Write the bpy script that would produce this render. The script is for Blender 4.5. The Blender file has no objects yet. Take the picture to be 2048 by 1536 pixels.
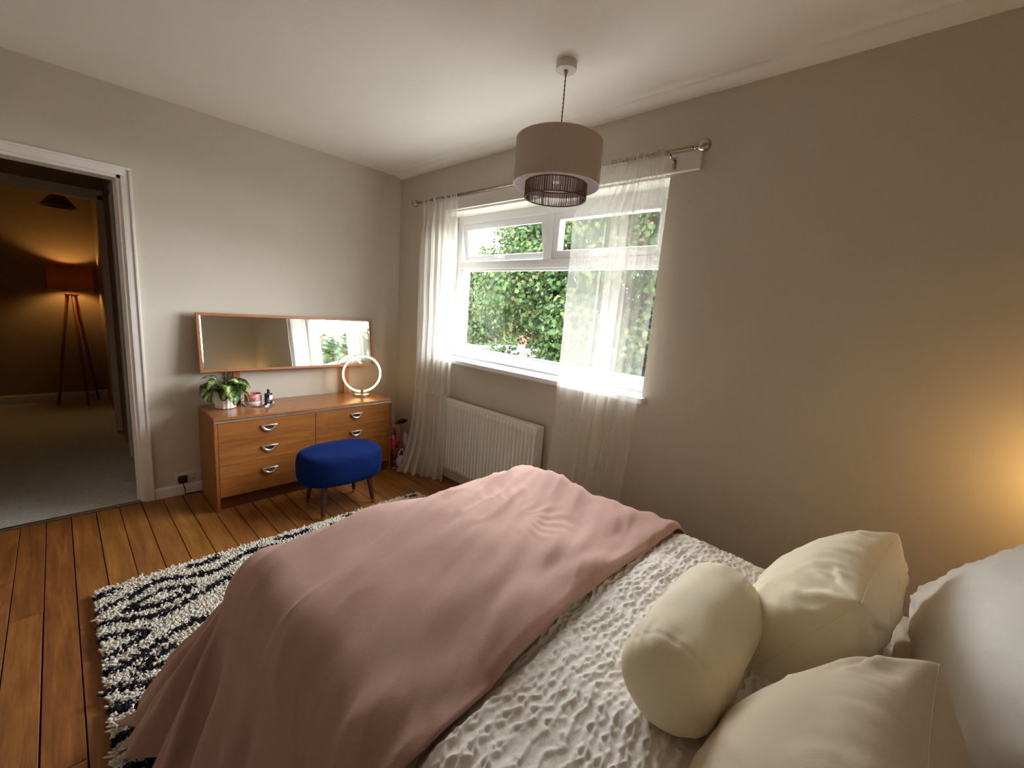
import bpy, bmesh, math, random
import numpy as np
from mathutils import Vector, Matrix
from math import pi, sin, cos, radians, sqrt

random.seed(7)
rng = np.random.default_rng(7)
SC = bpy.context.scene
COL = SC.collection

# ------------------------------------------------------------------ camera
cam_d = bpy.data.cameras.new('camera')
cam = bpy.data.objects.new('camera', cam_d)
COL.objects.link(cam)
cam_d.sensor_fit = 'HORIZONTAL'
cam_d.sensor_width = 36.0
cam_d.lens = 36.0 * 837.384 / 2048.0
cam_d.clip_start = 0.02
cam_d.clip_end = 200
_r = Vector((0.68212, -0.72736, 0.07523)); _u = Vector((0.07322, 0.1703, 0.98267)); _f = Vector((0.72757, 0.66479, -0.16942))
cam.matrix_world = Matrix(((_r.x, _u.x, -_f.x, -2.1138), (_r.y, _u.y, -_f.y, -3.4001), (_r.z, _u.z, -_f.z, 1.3841), (0, 0, 0, 1)))
SC.camera = cam

# ------------------------------------------------------------------ world, daylight, exposure
world = bpy.data.worlds.new('overcast_sky')
SC.world = world
world.use_nodes = True
_bg = world.node_tree.nodes['Background']
_bg.inputs['Color'].default_value = (0.965, 0.98, 1.0, 1)
_bg.inputs['Strength'].default_value = 23.0
# window portal: guides the sampling of the sky through the window opening (emits nothing itself)
_pl = bpy.data.lights.new('window_portal', 'AREA')
_pl.shape = 'RECTANGLE'; _pl.size = 1.78; _pl.size_y = 1.12
_pl.cycles.is_portal = True
_po = bpy.data.objects.new('window_portal', _pl); COL.objects.link(_po)
_po.matrix_world = Matrix.Translation((0.30, -1.52, 1.545)) @ Matrix(((0, 0, 1, 0), (1, 0, 0, 0), (0, 1, 0, 0), (0, 0, 0, 1)))
SC.view_settings.view_transform = 'Standard'
SC.view_settings.look = 'None'
SC.view_settings.gamma = 1.0
SC.view_settings.use_curve_mapping = False
SC.view_settings.exposure = 0.58
SC.cycles.max_bounces = 10
SC.cycles.diffuse_bounces = 6
SC.cycles.transparent_max_bounces = 24
SC.cycles.sample_clamp_indirect = 6.0
SC.cycles.caustics_reflective = False
SC.cycles.caustics_refractive = False

# ------------------------------------------------------------------ helpers
def lin(c):
    """sRGB 0-255 -> linear rgba"""
    o = []
    for v in c:
        v /= 255.0
        o.append(v / 12.92 if v <= 0.04045 else ((v + 0.055) / 1.055) ** 2.4)
    return (o[0], o[1], o[2], 1.0)

class NT:
    def __init__(s, name):
        s.m = bpy.data.materials.new(name); s.m.use_nodes = True
        s.t = s.m.node_tree; s.n = s.t.nodes; s.l = s.t.links
        s.b = s.n['Principled BSDF']; s.out = s.n['Material Output']
    def node(s, typ, **kw):
        nd = s.n.new(typ)
        for k, v in kw.items():
            setattr(nd, k, v)
        return nd
    def link(s, a, b): s.l.new(a, b)
    def set(s, **kw):
        for k, v in kw.items():
            s.b.inputs[k.replace('_', ' ')].default_value = v
    def coord(s, kind='Object'):
        return s.node('ShaderNodeTexCoord').outputs[kind]
    def mapping(s, vec, scale=(1, 1, 1), rot=(0, 0, 0), loc=(0, 0, 0)):
        mp = s.node('ShaderNodeMapping'); s.link(vec, mp.inputs['Vector'])
        mp.inputs['Scale'].default_value = scale; mp.inputs['Rotation'].default_value = rot; mp.inputs['Location'].default_value = loc
        return mp.outputs['Vector']
    def noise(s, vec, scale=5, detail=3, rough=0.5, dist=0.0):
        nz = s.node('ShaderNodeTexNoise'); s.link(vec, nz.inputs['Vector'])
        nz.inputs['Scale'].default_value = scale; nz.inputs['Detail'].default_value = detail
        nz.inputs['Roughness'].default_value = rough; nz.inputs['Distortion'].default_value = dist
        return nz.outputs['Fac']
    def ramp(s, fac, stops):
        r = s.node('ShaderNodeValToRGB'); s.link(fac, r.inputs['Fac'])
        e = r.color_ramp.elements
        while len(e) > 1: e.remove(e[0])
        e[0].position, e[0].color = stops[0]
        for p, c in stops[1:]:
            k = e.new(p); k.color = c
        return r.outputs['Color']
    def math(s, op, a, b=None, c=None):
        m = s.node('ShaderNodeMath', operation=op)
        for i, v in enumerate((a, b, c)):
            if v is None: continue
            if isinstance(v, (int, float)): m.inputs[i].default_value = v
            else: s.link(v, m.inputs[i])
        return m.outputs[0]
    def mix(s, fac, a, b, mode='MIX'):
        m = s.node('ShaderNodeMix', data_type='RGBA', blend_type=mode)
        for i, v in zip((0, 6, 7), (fac, a, b)):
            if isinstance(v, (int, float, tuple)): m.inputs[i].default_value = v
            else: s.link(v, m.inputs[i])
        return m.outputs[2]
    def bump(s, h, strength=0.2, dist=0.01):
        b = s.node('ShaderNodeBump'); s.link(h, b.inputs['Height'])
        b.inputs['Strength'].default_value = strength; b.inputs['Distance'].default_value = dist
        s.link(b.outputs['Normal'], s.b.inputs['Normal'])
    def color(s, c): s.link(c, s.b.inputs['Base Color'])

def plain(name, c, rough=0.6, metal=0.0, var=0.06, scale=8.0, bump=0.0, bscale=60.0, sheen=0.0, spec=None):
    """painted / plain surface with a little procedural tone variation and relief"""
    t = NT(name)
    a = lin(c)
    v = t.coord('Object')
    f = t.noise(v, scale, 4)
    lo = tuple(x * (1 - var) for x in a[:3]) + (1,); hi = tuple(min(1, x * (1 + var)) for x in a[:3]) + (1,)
    t.color(t.ramp(f, [(0.3, lo), (0.7, hi)]))
    t.set(Roughness=rough, Metallic=metal)
    if spec is not None: t.b.inputs['Specular IOR Level'].default_value = spec
    if sheen:
        t.b.inputs['Sheen Weight'].default_value = sheen; t.b.inputs['Sheen Roughness'].default_value = 0.4
    if bump:
        t.bump(t.noise(v, bscale, 4), bump, 0.01)
    return t.m

def wood(name, c1, c2, axis='X', rough=0.4, scale=1.0, bump=0.06, rand=False, coat=0.0):
    t = NT(name)
    v = t.coord('Object')
    sc = {'X': (1.2, 14, 14), 'Y': (14, 1.2, 14), 'Z': (14, 14, 1.2)}[axis]
    sc = tuple(q * scale for q in sc)
    mv = t.mapping(v, sc)
    if rand:
        oi = t.node('ShaderNodeObjectInfo')
        addv = t.node('ShaderNodeVectorMath', operation='ADD')
        cmb = t.node('ShaderNodeCombineXYZ')
        k = t.math('MULTIPLY', oi.outputs['Random'], 57.0)
        t.link(k, cmb.inputs[0]); t.link(k, cmb.inputs[1]); t.link(k, cmb.inputs[2])
        t.link(mv, addv.inputs[0]); t.link(cmb.outputs[0], addv.inputs[1])
        mv = addv.outputs[0]
    f = t.noise(mv, 2.2, 6, 0.62, 0.6)
    g = t.noise(mv, 11.0, 3, 0.6, 0.2)
    ff = t.math('ADD', t.math('MULTIPLY', f, 0.75), t.math('MULTIPLY', g, 0.25))
    base = t.ramp(ff, [(0.32, lin(c2)), (0.5, lin(tuple((a + b) / 2 for a, b in zip(c1, c2)))), (0.66, lin(c1))])
    if rand:
        oi2 = t.node('ShaderNodeObjectInfo')
        hsv = t.node('ShaderNodeHueSaturation')
        t.link(base, hsv.inputs['Color'])
        t.link(t.math('ADD', 0.86, t.math('MULTIPLY', oi2.outputs['Random'], 0.28)), hsv.inputs['Value'])
        t.link(t.math('ADD', 0.494, t.math('MULTIPLY', oi2.outputs['Random'], 0.012)), hsv.inputs['Hue'])
        base = hsv.outputs['Color']
    t.color(base)
    t.set(Roughness=rough)
    if coat:
        t.b.inputs['Coat Weight'].default_value = coat; t.b.inputs['Coat Roughness'].default_value = 0.18
    t.bump(ff, bump, 0.01)
    return t.m

def metal(name, c, rough=0.2):
    t = NT(name)
    v = t.coord('Object')
    f = t.noise(v, 40, 2)
    t.color(t.ramp(f, [(0.3, tuple(x * 0.93 for x in lin(c)[:3]) + (1,)), (0.7, lin(c))]))
    t.set(Roughness=rough, Metallic=1.0)
    return t.m

def emit(name, c, strength):
    t = NT(name)
    t.set(Base_Color=(0.8, 0.8, 0.8, 1), Roughness=0.4)
    t.b.inputs['Emission Color'].default_value = c
    t.b.inputs['Emission Strength'].default_value = strength
    return t.m

def new_obj(name, me, mat=None, parent=None, loc=None, rot=None):
    o = bpy.data.objects.new(name, me); COL.objects.link(o)
    if mat is not None and me is not None and len(me.materials) == 0:
        for m in (mat if isinstance(mat, (list, tuple)) else [mat]): me.materials.append(m)
    if parent is not None: o.parent = parent
    if loc is not None: o.location = loc
    if rot is not None: o.rotation_euler = rot
    return o

def tag(o, label, cat, group=None, kind=None):
    o['label'] = label; o['category'] = cat
    if group: o['group'] = group
    if kind: o['kind'] = kind
    return o

def struct(o, label=None):
    o['kind'] = 'structure'
    if label: o['label'] = label
    return o

def empty(name, loc, rz=0.0, label=None, cat=None, group=None):
    o = bpy.data.objects.new(name, None); COL.objects.link(o)
    o.location = loc; o.rotation_euler = (0, 0, rz); o.empty_display_size = 0.05
    if label: tag(o, label, cat, group)
    return o

def smooth(me, on=True):
    me.polygons.foreach_set('use_smooth', [on] * len(me.polygons)); me.update()

class MB:
    """collects shapes into one bmesh and links them as one mesh object"""
    def __init__(s): s.bm = bmesh.new()
    def box(s, x0, x1, y0, y1, z0, z1, bev=0.0, seg=2, M=None):
        g = bmesh.ops.create_cube(s.bm, size=1.0)
        vs = g['verts']
        for v in vs:
            v.co = Vector((x0 + (v.co.x + .5) * (x1 - x0), y0 + (v.co.y + .5) * (y1 - y0), z0 + (v.co.z + .5) * (z1 - z0)))
        if bev > 0:
            es = list({e for v in vs for e in v.link_edges})
            g2 = bmesh.ops.bevel(s.bm, geom=es, offset=bev, segments=seg, affect='EDGES', profile=0.5)
            vs = list({v for f in g2['faces'] for v in f.verts} | {v for v in vs if v.is_valid})
        if M is not None:
            for v in vs: v.co = M @ v.co
        return s
    def tube(s, pts, rad, n=12, cap=True, closed=False):
        """tube through the points; rad is a number or one per point"""
        pts = [Vector(p) for p in pts]; N = len(pts)
        rads = [rad] * N if isinstance(rad, (int, float)) else rad
        rings = []; prev = None
        for i, p in enumerate(pts):
            if closed: d = (pts[(i + 1) % N] - pts[i - 1]).normalized()
            else: d = (pts[min(i + 1, N - 1)] - pts[max(i - 1, 0)]).normalized()
            if prev is None:
                a = d.orthogonal().normalized()
            else:
                a = (prev - d * prev.dot(d)).normalized()
            prev = a; b = d.cross(a)
            rings.append([s.bm.verts.new(p + (a * cos(2 * pi * k / n) + b * sin(2 * pi * k / n)) * rads[i]) for k in range(n)])
        M = N if closed else N - 1
        for i in range(M):
            r0, r1 = rings[i], rings[(i + 1) % N]
            for k in range(n):
                s.bm.faces.new((r0[k], r0[(k + 1) % n], r1[(k + 1) % n], r1[k]))
        if cap and not closed:
            s.bm.faces.new(rings[0][::-1]); s.bm.faces.new(rings[-1])
        return s
    def lathe(s, prof, n=32, c=(0, 0, 0), M=None):
        """prof: list of (radius, z); r=0 closes"""
        rings = []
        for r, z in prof:
            if r < 1e-6: rings.append([s.bm.verts.new((c[0], c[1], c[2] + z))])
            else: rings.append([s.bm.verts.new((c[0] + r * cos(2 * pi * k / n), c[1] + r * sin(2 * pi * k / n), c[2] + z)) for k in range(n)])
        for a, b in zip(rings[:-1], rings[1:]):
            for k in range(n):
                k2 = (k + 1) % n
                if len(a) == 1 and len(b) == 1: continue
                if len(a) == 1: s.bm.faces.new((a[0], b[k2], b[k]))
                elif len(b) == 1: s.bm.faces.new((a[k], a[k2], b[0]))
                else: s.bm.faces.new((a[k], a[k2], b[k2], b[k]))
        if M is not None:
            for rg in rings:
                for v in rg: v.co = M @ v.co
        return s
    def poly(s, pts):
        s.bm.faces.new([s.bm.verts.new(p) for p in pts]); return s
    def prism(s, pts2, plane, a, b):
        """extruded polygon; plane 'xz' extrudes along y from a to b, etc."""
        def P(p, q):
            return {'xy': (p[0], p[1], q), 'xz': (p[0], q, p[1]), 'yz': (q, p[0], p[1])}[plane]
        A = [s.bm.verts.new(P(p, a)) for p in pts2]; B = [s.bm.verts.new(P(p, b)) for p in pts2]
        n = len(A)
        s.bm.faces.new(A[::-1]); s.bm.faces.new(B)
        for k in range(n): s.bm.faces.new((A[k], A[(k + 1) % n], B[(k + 1) % n], B[k]))
        return s
    def mesh(s, name, sm=False):
        bmesh.ops.recalc_face_normals(s.bm, faces=s.bm.faces)
        me = bpy.data.meshes.new(name); s.bm.to_mesh(me); s.bm.free()
        if sm: smooth(me)
        return me
    def build(s, name, mat, parent=None, sm=False, loc=None, rot=None, auto=None):
        me = s.mesh(name, sm or auto is not None)
        o = new_obj(name, me, mat, parent, loc, rot)
        if auto is not None:
            try: me.set_sharp_from_angle(angle=radians(auto))
            except Exception: pass
        return o

def grid_mesh(name, P, uv=None, closed_u=False, sm=True):
    """P: (nu, nv, 3) array -> quad grid mesh"""
    nu, nv = P.shape[:2]
    idx = np.arange(nu * nv).reshape(nu, nv)
    if closed_u: idx = np.vstack([idx, idx[:1]])
    q = np.stack([idx[:-1, :-1], idx[1:, :-1], idx[1:, 1:], idx[:-1, 1:]], -1).reshape(-1, 4)
    me = bpy.data.meshes.new(name)
    me.vertices.add(nu * nv); me.vertices.foreach_set('co', P.reshape(-1).astype(np.float32))
    me.loops.add(q.size); me.loops.foreach_set('vertex_index', q.reshape(-1).astype(np.int32))
    me.polygons.add(len(q)); me.polygons.foreach_set('loop_start', np.arange(0, q.size, 4, dtype=np.int32))
    me.update(calc_edges=True)
    if uv is not None:
        l = me.uv_layers.new(name='UVMap')
        l.data.foreach_set('uv', uv.reshape(-1, 2)[q.reshape(-1)].reshape(-1).astype(np.float32))
    if sm: smooth(me)
    me.validate()
    return me

def tri_mesh(name, V, F, mats_idx=None):
    """V (n,3), F (m,k) all the same k"""
    me = bpy.data.meshes.new(name)
    k = F.shape[1]
    me.vertices.add(len(V)); me.vertices.foreach_set('co', np.asarray(V, np.float32).reshape(-1))
    me.loops.add(F.size); me.loops.foreach_set('vertex_index', F.reshape(-1).astype(np.int32))
    me.polygons.add(len(F)); me.polygons.foreach_set('loop_start', np.arange(0, F.size, k, dtype=np.int32))
    if mats_idx is not None: me.polygons.foreach_set('material_index', mats_idx.astype(np.int32))
    me.update(calc_edges=True)
    return me

# vectorised 2-D gradient noise
_perm = rng.permutation(256); _perm = np.concatenate([_perm, _perm])
_ga = rng.random(256) * 2 * pi
_gx, _gy = np.cos(_ga), np.sin(_ga)
def pn(x, y):
    x = np.asarray(x, float); y = np.asarray(y, float)
    xi = np.floor(x).astype(int); yi = np.floor(y).astype(int)
    xf = x - xi; yf = y - yi
    u = xf ** 3 * (xf * (xf * 6 - 15) + 10); v = yf ** 3 * (yf * (yf * 6 - 15) + 10)
    def g(ix, iy, dx, dy):
        h = _perm[_perm[ix & 255] + (iy & 255)]
        return _gx[h] * dx + _gy[h] * dy
    a = g(xi, yi, xf, yf); b = g(xi + 1, yi, xf - 1, yf); c = g(xi, yi + 1, xf, yf - 1); d = g(xi + 1, yi + 1, xf - 1, yf - 1)
    return ((a + (b - a) * u) + ((c + (d - c) * u) - (a + (b - a) * u)) * v) * 1.5
def sstep(a, b, x):
    t = np.clip((x - a) / (b - a), 0, 1); return t * t * (3 - 2 * t)

# ------------------------------------------------------------------ materials
M_wall = plain('wall_paint_greige', (200, 191, 177), 0.85, var=0.02, scale=3, bump=0.03, bscale=180)
M_ceil = plain('ceiling_paint', (236, 231, 222), 0.9, var=0.015, scale=2, bump=0.03, bscale=120)
M_white = plain('white_gloss_paint', (226, 221, 215), 0.4, var=0.03, scale=10, bump=0.02)
M_pvc = plain('white_upvc', (238, 240, 242), 0.3, var=0.015, scale=4)
M_sill = plain('white_sill_board', (236, 237, 240), 0.3, var=0.02, scale=6)
M_rad = plain('radiator_enamel', (228, 226, 218), 0.4, var=0.02, scale=5)
M_plank = wood('pine_floorboard', (160, 105, 48), (108, 65, 26), 'Y', 0.42, 1.0, 0.08, rand=True)
M_sub = plain('dark_subfloor', (38, 22, 14), 0.9)
M_teak = wood('teak_veneer', (160, 100, 42), (122, 70, 26), 'X', 0.38, 1.3, 0.03, coat=0.15)
M_teakz = wood('teak_veneer_side', (158, 100, 44), (120, 70, 28), 'Z', 0.4, 1.0, 0.03)
M_teaktop = wood('teak_top', (172, 112, 62), (136, 82, 42), 'X', 0.3, 1.1, 0.02, coat=0.3)
M_teakf = wood('teak_frame', (176, 112, 66), (146, 88, 48), 'X', 0.4, 1.6, 0.02)
M_plinth = wood('teak_plinth', (110, 60, 26), (80, 42, 18), 'X', 0.5)
M_gap = plain('cabinet_shadow_gap', (40, 24, 12), 0.9)
M_alu = metal('brushed_aluminium', (200, 196, 186), 0.32)
M_chrome = metal('chrome', (244, 244, 244), 0.32)
M_steel = metal('satin_steel', (176, 170, 162), 0.25)
M_brass = metal('brass', (212, 176, 96), 0.25)
M_black = plain('black_plastic', (20, 18, 18), 0.4)
M_darkwood = wood('dark_walnut', (74, 38, 28), (46, 22, 18), 'Z', 0.35)
M_carpet = plain('grey_carpet', (186, 182, 176), 0.95, var=0.16, scale=60, bump=0.5, bscale=320)
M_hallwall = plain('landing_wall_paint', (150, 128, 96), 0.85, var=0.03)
M_hallwhite = plain('landing_white_paint', (206, 202, 198), 0.5, var=0.03)

def mirror_mat():
    t = NT('mirror_silver')
    t.set(Metallic=1.0, Roughness=0.015)
    f = t.noise(t.coord('Object'), 3, 2)
    t.color(t.ramp(f, [(0.2, (0.86, 0.88, 0.86, 1)), (0.8, (0.88, 0.90, 0.88, 1))]))
    return t.m
M_mirror = mirror_mat()

def glass_mat():
    t = NT('window_glass')
    lw = t.node('ShaderNodeLayerWeight'); lw.inputs['Blend'].default_value = 0.5
    fr = t.node('ShaderNodeMath', operation='MULTIPLY_ADD')
    t.link(t.math('POWER', lw.outputs['Facing'], 5.0), fr.inputs[0]); fr.inputs[1].default_value = 0.9; fr.inputs[2].default_value = 0.03
    tr = t.node('ShaderNodeBsdfTransparent'); tr.inputs['Color'].default_value = (0.93, 0.95, 0.95, 1)
    gl = t.node('ShaderNodeBsdfGlossy'); gl.inputs['Roughness'].default_value = 0.01
    mx = t.node('ShaderNodeMixShader')
    t.link(fr.outputs[0], mx.inputs[0]); t.link(tr.outputs[0], mx.inputs[1]); t.link(gl.outputs[0], mx.inputs[2])
    t.link(mx.outputs[0], t.out.inputs['Surface'])
    return t.m
M_glass = glass_mat()

# ------------------------------------------------------------------ room shell
H = 2.45
XL, YF = -3.02, -4.06          # left wall, wall behind the head of the bed
floor = struct(MB().box(XL, 0.0, YF, 0.0, -0.12, -0.022).build('floor', M_sub))
# floorboards, 0.1 m wide, running along y, some butt-jointed
plank_meshes = {}
def plank(x0, x1, y0, y1):
    key = (round(x1 - x0, 3), round(y1 - y0, 3))
    if key not in plank_meshes:
        w, l = key
        me = MB().box(-w / 2, w / 2, -l / 2, l / 2, -0.022, 0.0, 0.0016, 1).mesh('plank')
        me.materials.append(M_plank); plank_meshes[key] = me
    new_obj('plank', plank_meshes[key], None, floor, ((x0 + x1) / 2, (y0 + y1) / 2, rng.uniform(-0.0008, 0.0008)))
cuts = {-2.34: [-0.62], -2.245: [-0.97], -2.148: [-1.86], -2.44: [-2.2], -1.54: [-1.3], -1.74: [-2.4], -1.22: [-0.78], -0.72: [-0.62], -0.52: [-1.9], -2.54: [-1.2], -2.64: [-2.6], -2.94: [-1.6]}
xs = [XL + 0.003]
k = -2.94
while k < 0: xs.append(k); k += 0.0985
edges = [-3.017, -2.94, -2.84, -2.74, -2.64, -2.54, -2.44, -2.342, -2.246, -2.148]
while edges[-1] < -0.12: edges.append(round(edges[-1] + 0.1035, 4))
edges.append(-0.001)
for a, b in zip(edges[:-1], edges[1:]):
    c = []
    for kx, ys in cuts.items():
        if abs(kx - b) < 0.03 or (kx == -2.34 and abs(b + 2.342) < 0.01): c = ys; break
    ys = [-0.004] + c + [YF + 0.004]
    g = 0.0022
    for y1, y0 in zip(ys[:-1], ys[1:]):
        plank(a + g * rng.uniform(0.5, 1.2), b - g * rng.uniform(0.3, 1.0), y0 + 0.0015, y1 - 0.0015)

# wall at the back with the doorway (opening x -2.60..-1.815, up to z 1.985)
DX0, DX1, DZ = -2.60, -1.812, 1.982
mb = MB()
mb.box(DX1, 0.30, 0.0, 0.11, 0.0, H); mb.box(XL - 0.1, DX0, 0.0, 0.11, 0.0, H); mb.box(DX0, DX1, 0.0, 0.11, DZ, H)
struct(mb.build('wall_back', M_wall))
# window wall: opening y -2.42..-0.62, z 0.955..2.105
WY0, WY1, WZ0, WZ1 = -2.42, -0.62, 0.955, 2.105
mb = MB()
mb.box(0, 0.30, YF, WY0, 0, H); mb.box(0, 0.30, WY1, 0.0, 0, H)
mb.box(0, 0.30, WY0, WY1, 0, WZ0); mb.box(0, 0.30, WY0, WY1, WZ1, H)
struct(mb.build('wall_right', M_wall))
struct(MB().box(XL - 0.1, XL, YF, 0.0, 0, H).build('wall_left', M_wall))
struct(MB().box(XL - 0.1, 0.30, YF - 0.1, YF, 0, H).build('wall_front', M_wall))
# ceiling, with the shallow plaster swell along the window wall
xs_ = np.concatenate([np.linspace(XL - 0.1, -0.32, 8), np.linspace(-0.30, 0.0, 40), [0.3]])
ys_ = np.linspace(YF - 0.1, 0.11, 60)
X, Y = np.meshgrid(xs_, ys_, indexing='ij')
Z = H - 0.010 * np.exp(-((X + 0.125) / 0.022) ** 2) - 0.016 * np.exp(-((X + 0.0) / 0.05) ** 2) - 0.0016 * pn(X * 2.2, Y * 2.2)
Z = np.where(X > 0.01, H - 0.01, Z)
struct(new_obj('ceiling', grid_mesh('ceiling', np.stack([X, Y, Z], -1)), M_ceil))
struct(MB().box(XL - 0.1, 0.3, YF - 0.1, 0.11, H + 0.01, H + 0.08).build('ceiling_upper', M_ceil), 'plasterboard above the ceiling skin')
# skirting boards
def skirt(name, pts, plane, a, b, mat=M_white):
    return struct(MB().prism(pts, plane, a, b).build(name, mat))
sk = [(0.0, 0.0), (-0.016, 0.0), (-0.016, 0.058), (-0.010, 0.070), (0.0, 0.072)]
skirt('baseboard_back', sk, 'yz', DX1 + 0.045, 0.0)
skirt('baseboard_right', [(x, z * 1.4) for x, z in sk], 'xz', YF, -0.016)
skirt('baseboard_left', [(XL - x, z) for x, z in sk], 'xz', YF, 0.0)

# door casing
trim = struct(empty('trim_1', (0, 0, 0)), 'white painted door casing on the dresser wall')
mb = MB()
mb.box(DX1 - 0.005, DX1 + 0.042, -0.016, 0.0, 0.0, DZ - 0.0052, 0.002); mb.box(DX1 + 0.030, DX1 + 0.0425, -0.0245, -0.010, 0.0, DZ + 0.0295, 0.002)
mb.build('architrave', M_white, trim, auto=40)
mb = MB(); mb.box(DX0 - 0.042, DX1 + 0.042, -0.016, 0.0, DZ - 0.005, DZ + 0.042, 0.003); mb.box(DX0 - 0.042, DX1 + 0.042, -0.024, -0.010, DZ + 0.030, DZ + 0.042, 0.003)
mb.build('architrave', M_white, trim, auto=40)
MB().box(DX0 - 0.042, DX0 + 0.005, -0.016, 0.0, 0.0, DZ - 0.0052, 0.002).build('architrave', M_white, trim)
MB().box(DX1 - 0.022, DX1 + 0.002, -0.004, 0.118, 0.0, DZ, 0.002).build('lining', M_white, trim)
MB().box(DX0 - 0.002, DX0 + 0.022, -0.004, 0.118, 0.0, DZ, 0.002).build('lining', M_white, trim)
MB().box(DX0, DX1, -0.004, 0.118, DZ - 0.022, DZ + 0.002, 0.002).build('lining', M_white, trim)
MB().box(DX1 - 0.034, DX1 - 0.020, 0.045, 0.080, 0.0, DZ - 0.02, 0.002).build('door_stop', M_white, trim)
MB().box(DX0, DX1, -0.002, 0.028, -0.02, 0.008, 0.004).build('threshold_strip', metal('threshold_metal', (150, 146, 138), 0.4), trim)

# ------------------------------------------------------------------ landing and the room beyond the doorway
HY = 3.46
hx0, hx1 = -3.0, -1.775
struct(MB().box(hx0, -1.4, 0.02, HY + 0.1, -0.12, 0.002).build('floor_landing', M_carpet), 'grey carpet of the landing beyond the doorway')
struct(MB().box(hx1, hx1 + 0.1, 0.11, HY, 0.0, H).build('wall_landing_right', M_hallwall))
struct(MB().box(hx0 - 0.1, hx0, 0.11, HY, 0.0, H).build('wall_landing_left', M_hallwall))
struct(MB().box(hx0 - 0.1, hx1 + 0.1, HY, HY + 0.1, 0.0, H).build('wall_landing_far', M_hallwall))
struct(MB().box(hx0 - 0.1, hx1 + 0.1, 0.11, HY + 0.1, H, H + 0.08).build('ceiling_landing', M_ceil))
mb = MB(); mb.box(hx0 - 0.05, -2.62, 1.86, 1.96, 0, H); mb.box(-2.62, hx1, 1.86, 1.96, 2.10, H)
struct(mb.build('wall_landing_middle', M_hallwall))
t2 = struct(empty('trim_2', (0, 0, 0)), 'white door casing across the landing')
MB().box(hx1 - 0.040, hx1 + 0.002, 1.845, 1.975, 0.002, 2.10, 0.003).build('casing_post', M_hallwhite, t2)
MB().box(-2.66, -2.60, 1.845, 1.975, 0.002, 2.10, 0.003).build('casing_post', M_hallwhite, t2)
MB().box(-2.66, hx1, 1.845, 1.975, 2.06, 2.14, 0.003).build('casing_head', M_hallwhite, t2)
t3 = struct(empty('trim_3', (0, 0, 0)), 'white door casing on the landing side wall')
MB().box(hx1 - 0.022, hx1 + 0.002, 0.98, 1.055, 0.002, 2.06, 0.003).build('casing_post', M_hallwhite, t3)
MB().box(hx1 - 0.022, hx1 + 0.002, 0.20, 0.275, 0.002, 2.06, 0.003).build('casing_post', M_hallwhite, t3)
MB().box(hx1 - 0.022, hx1 + 0.002, 0.20, 1.055, 2.0, 2.075, 0.003).build('casing_head', M_hallwhite, t3)
MB().box(hx1 - 0.010, hx1 + 0.002, 0.27, 0.985, 0.004, 2.0, 0.002).build('door_leaf', M_hallwhite, t3)
struct(MB().prism([(HY + y, z * 1.4) for y, z in sk], 'yz', hx0, hx1).build('baseboard_landing', M_hallwhite))

# ------------------------------------------------------------------ window
win = struct(empty('window_1', (0, 0, 0)), 'white plastic framed window above the radiator')
FX0, FX1 = 0.145, 0.205      # frame depth
def bar(y0, y1, z0, z1, name, x0=FX0, x1=FX1, parent=None):
    return MB().box(x0, x1, y0, y1, z0, z1, 0.006, 2).build(name, M_pvc, parent or win, auto=40)
fz0, fz1 = 0.985, 2.10
bar(WY0, WY1, fz0, fz0 + 0.072, 'frame_rail'); bar(WY0, WY1, fz1 - 0.060, fz1, 'frame_rail')
bar(WY0, WY0 + 0.058, fz0 + 0.06, fz1 - 0.05, 'frame_stile'); bar(WY1 - 0.058, WY1, fz0 + 0.06, fz1 - 0.05, 'frame_stile')
TZ0, TZ1 = 1.692, 1.750
bar(WY0 + 0.05, WY1 - 0.05, TZ0, TZ1, 'transom')
MY0, MY1 = -1.592, -1.528
bar(MY0, MY1, TZ1 - 0.005, fz1 - 0.05, 'mullion')
gy0, gy1 = WY0 + 0.054, WY1 - 0.054
# big fixed pane with beads
mb = MB()
for (a, b, c, d) in ((gy0, gy1, fz0 + 0.068, fz0 + 0.084), (gy0, gy1, TZ0 - 0.016, TZ0 + 0.002), (gy0, gy0 + 0.016, fz0 + 0.07, TZ0), (gy1 - 0.016, gy1, fz0 + 0.07, TZ0)):
    mb.box(0.156, 0.192, a, b, c, d, 0.003, 1)
mb.build('glazing_bead', M_pvc, win)
MB().box(0.172, 0.178, gy0, gy1, fz0 + 0.07, TZ0).build('pane', M_glass, win)
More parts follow.
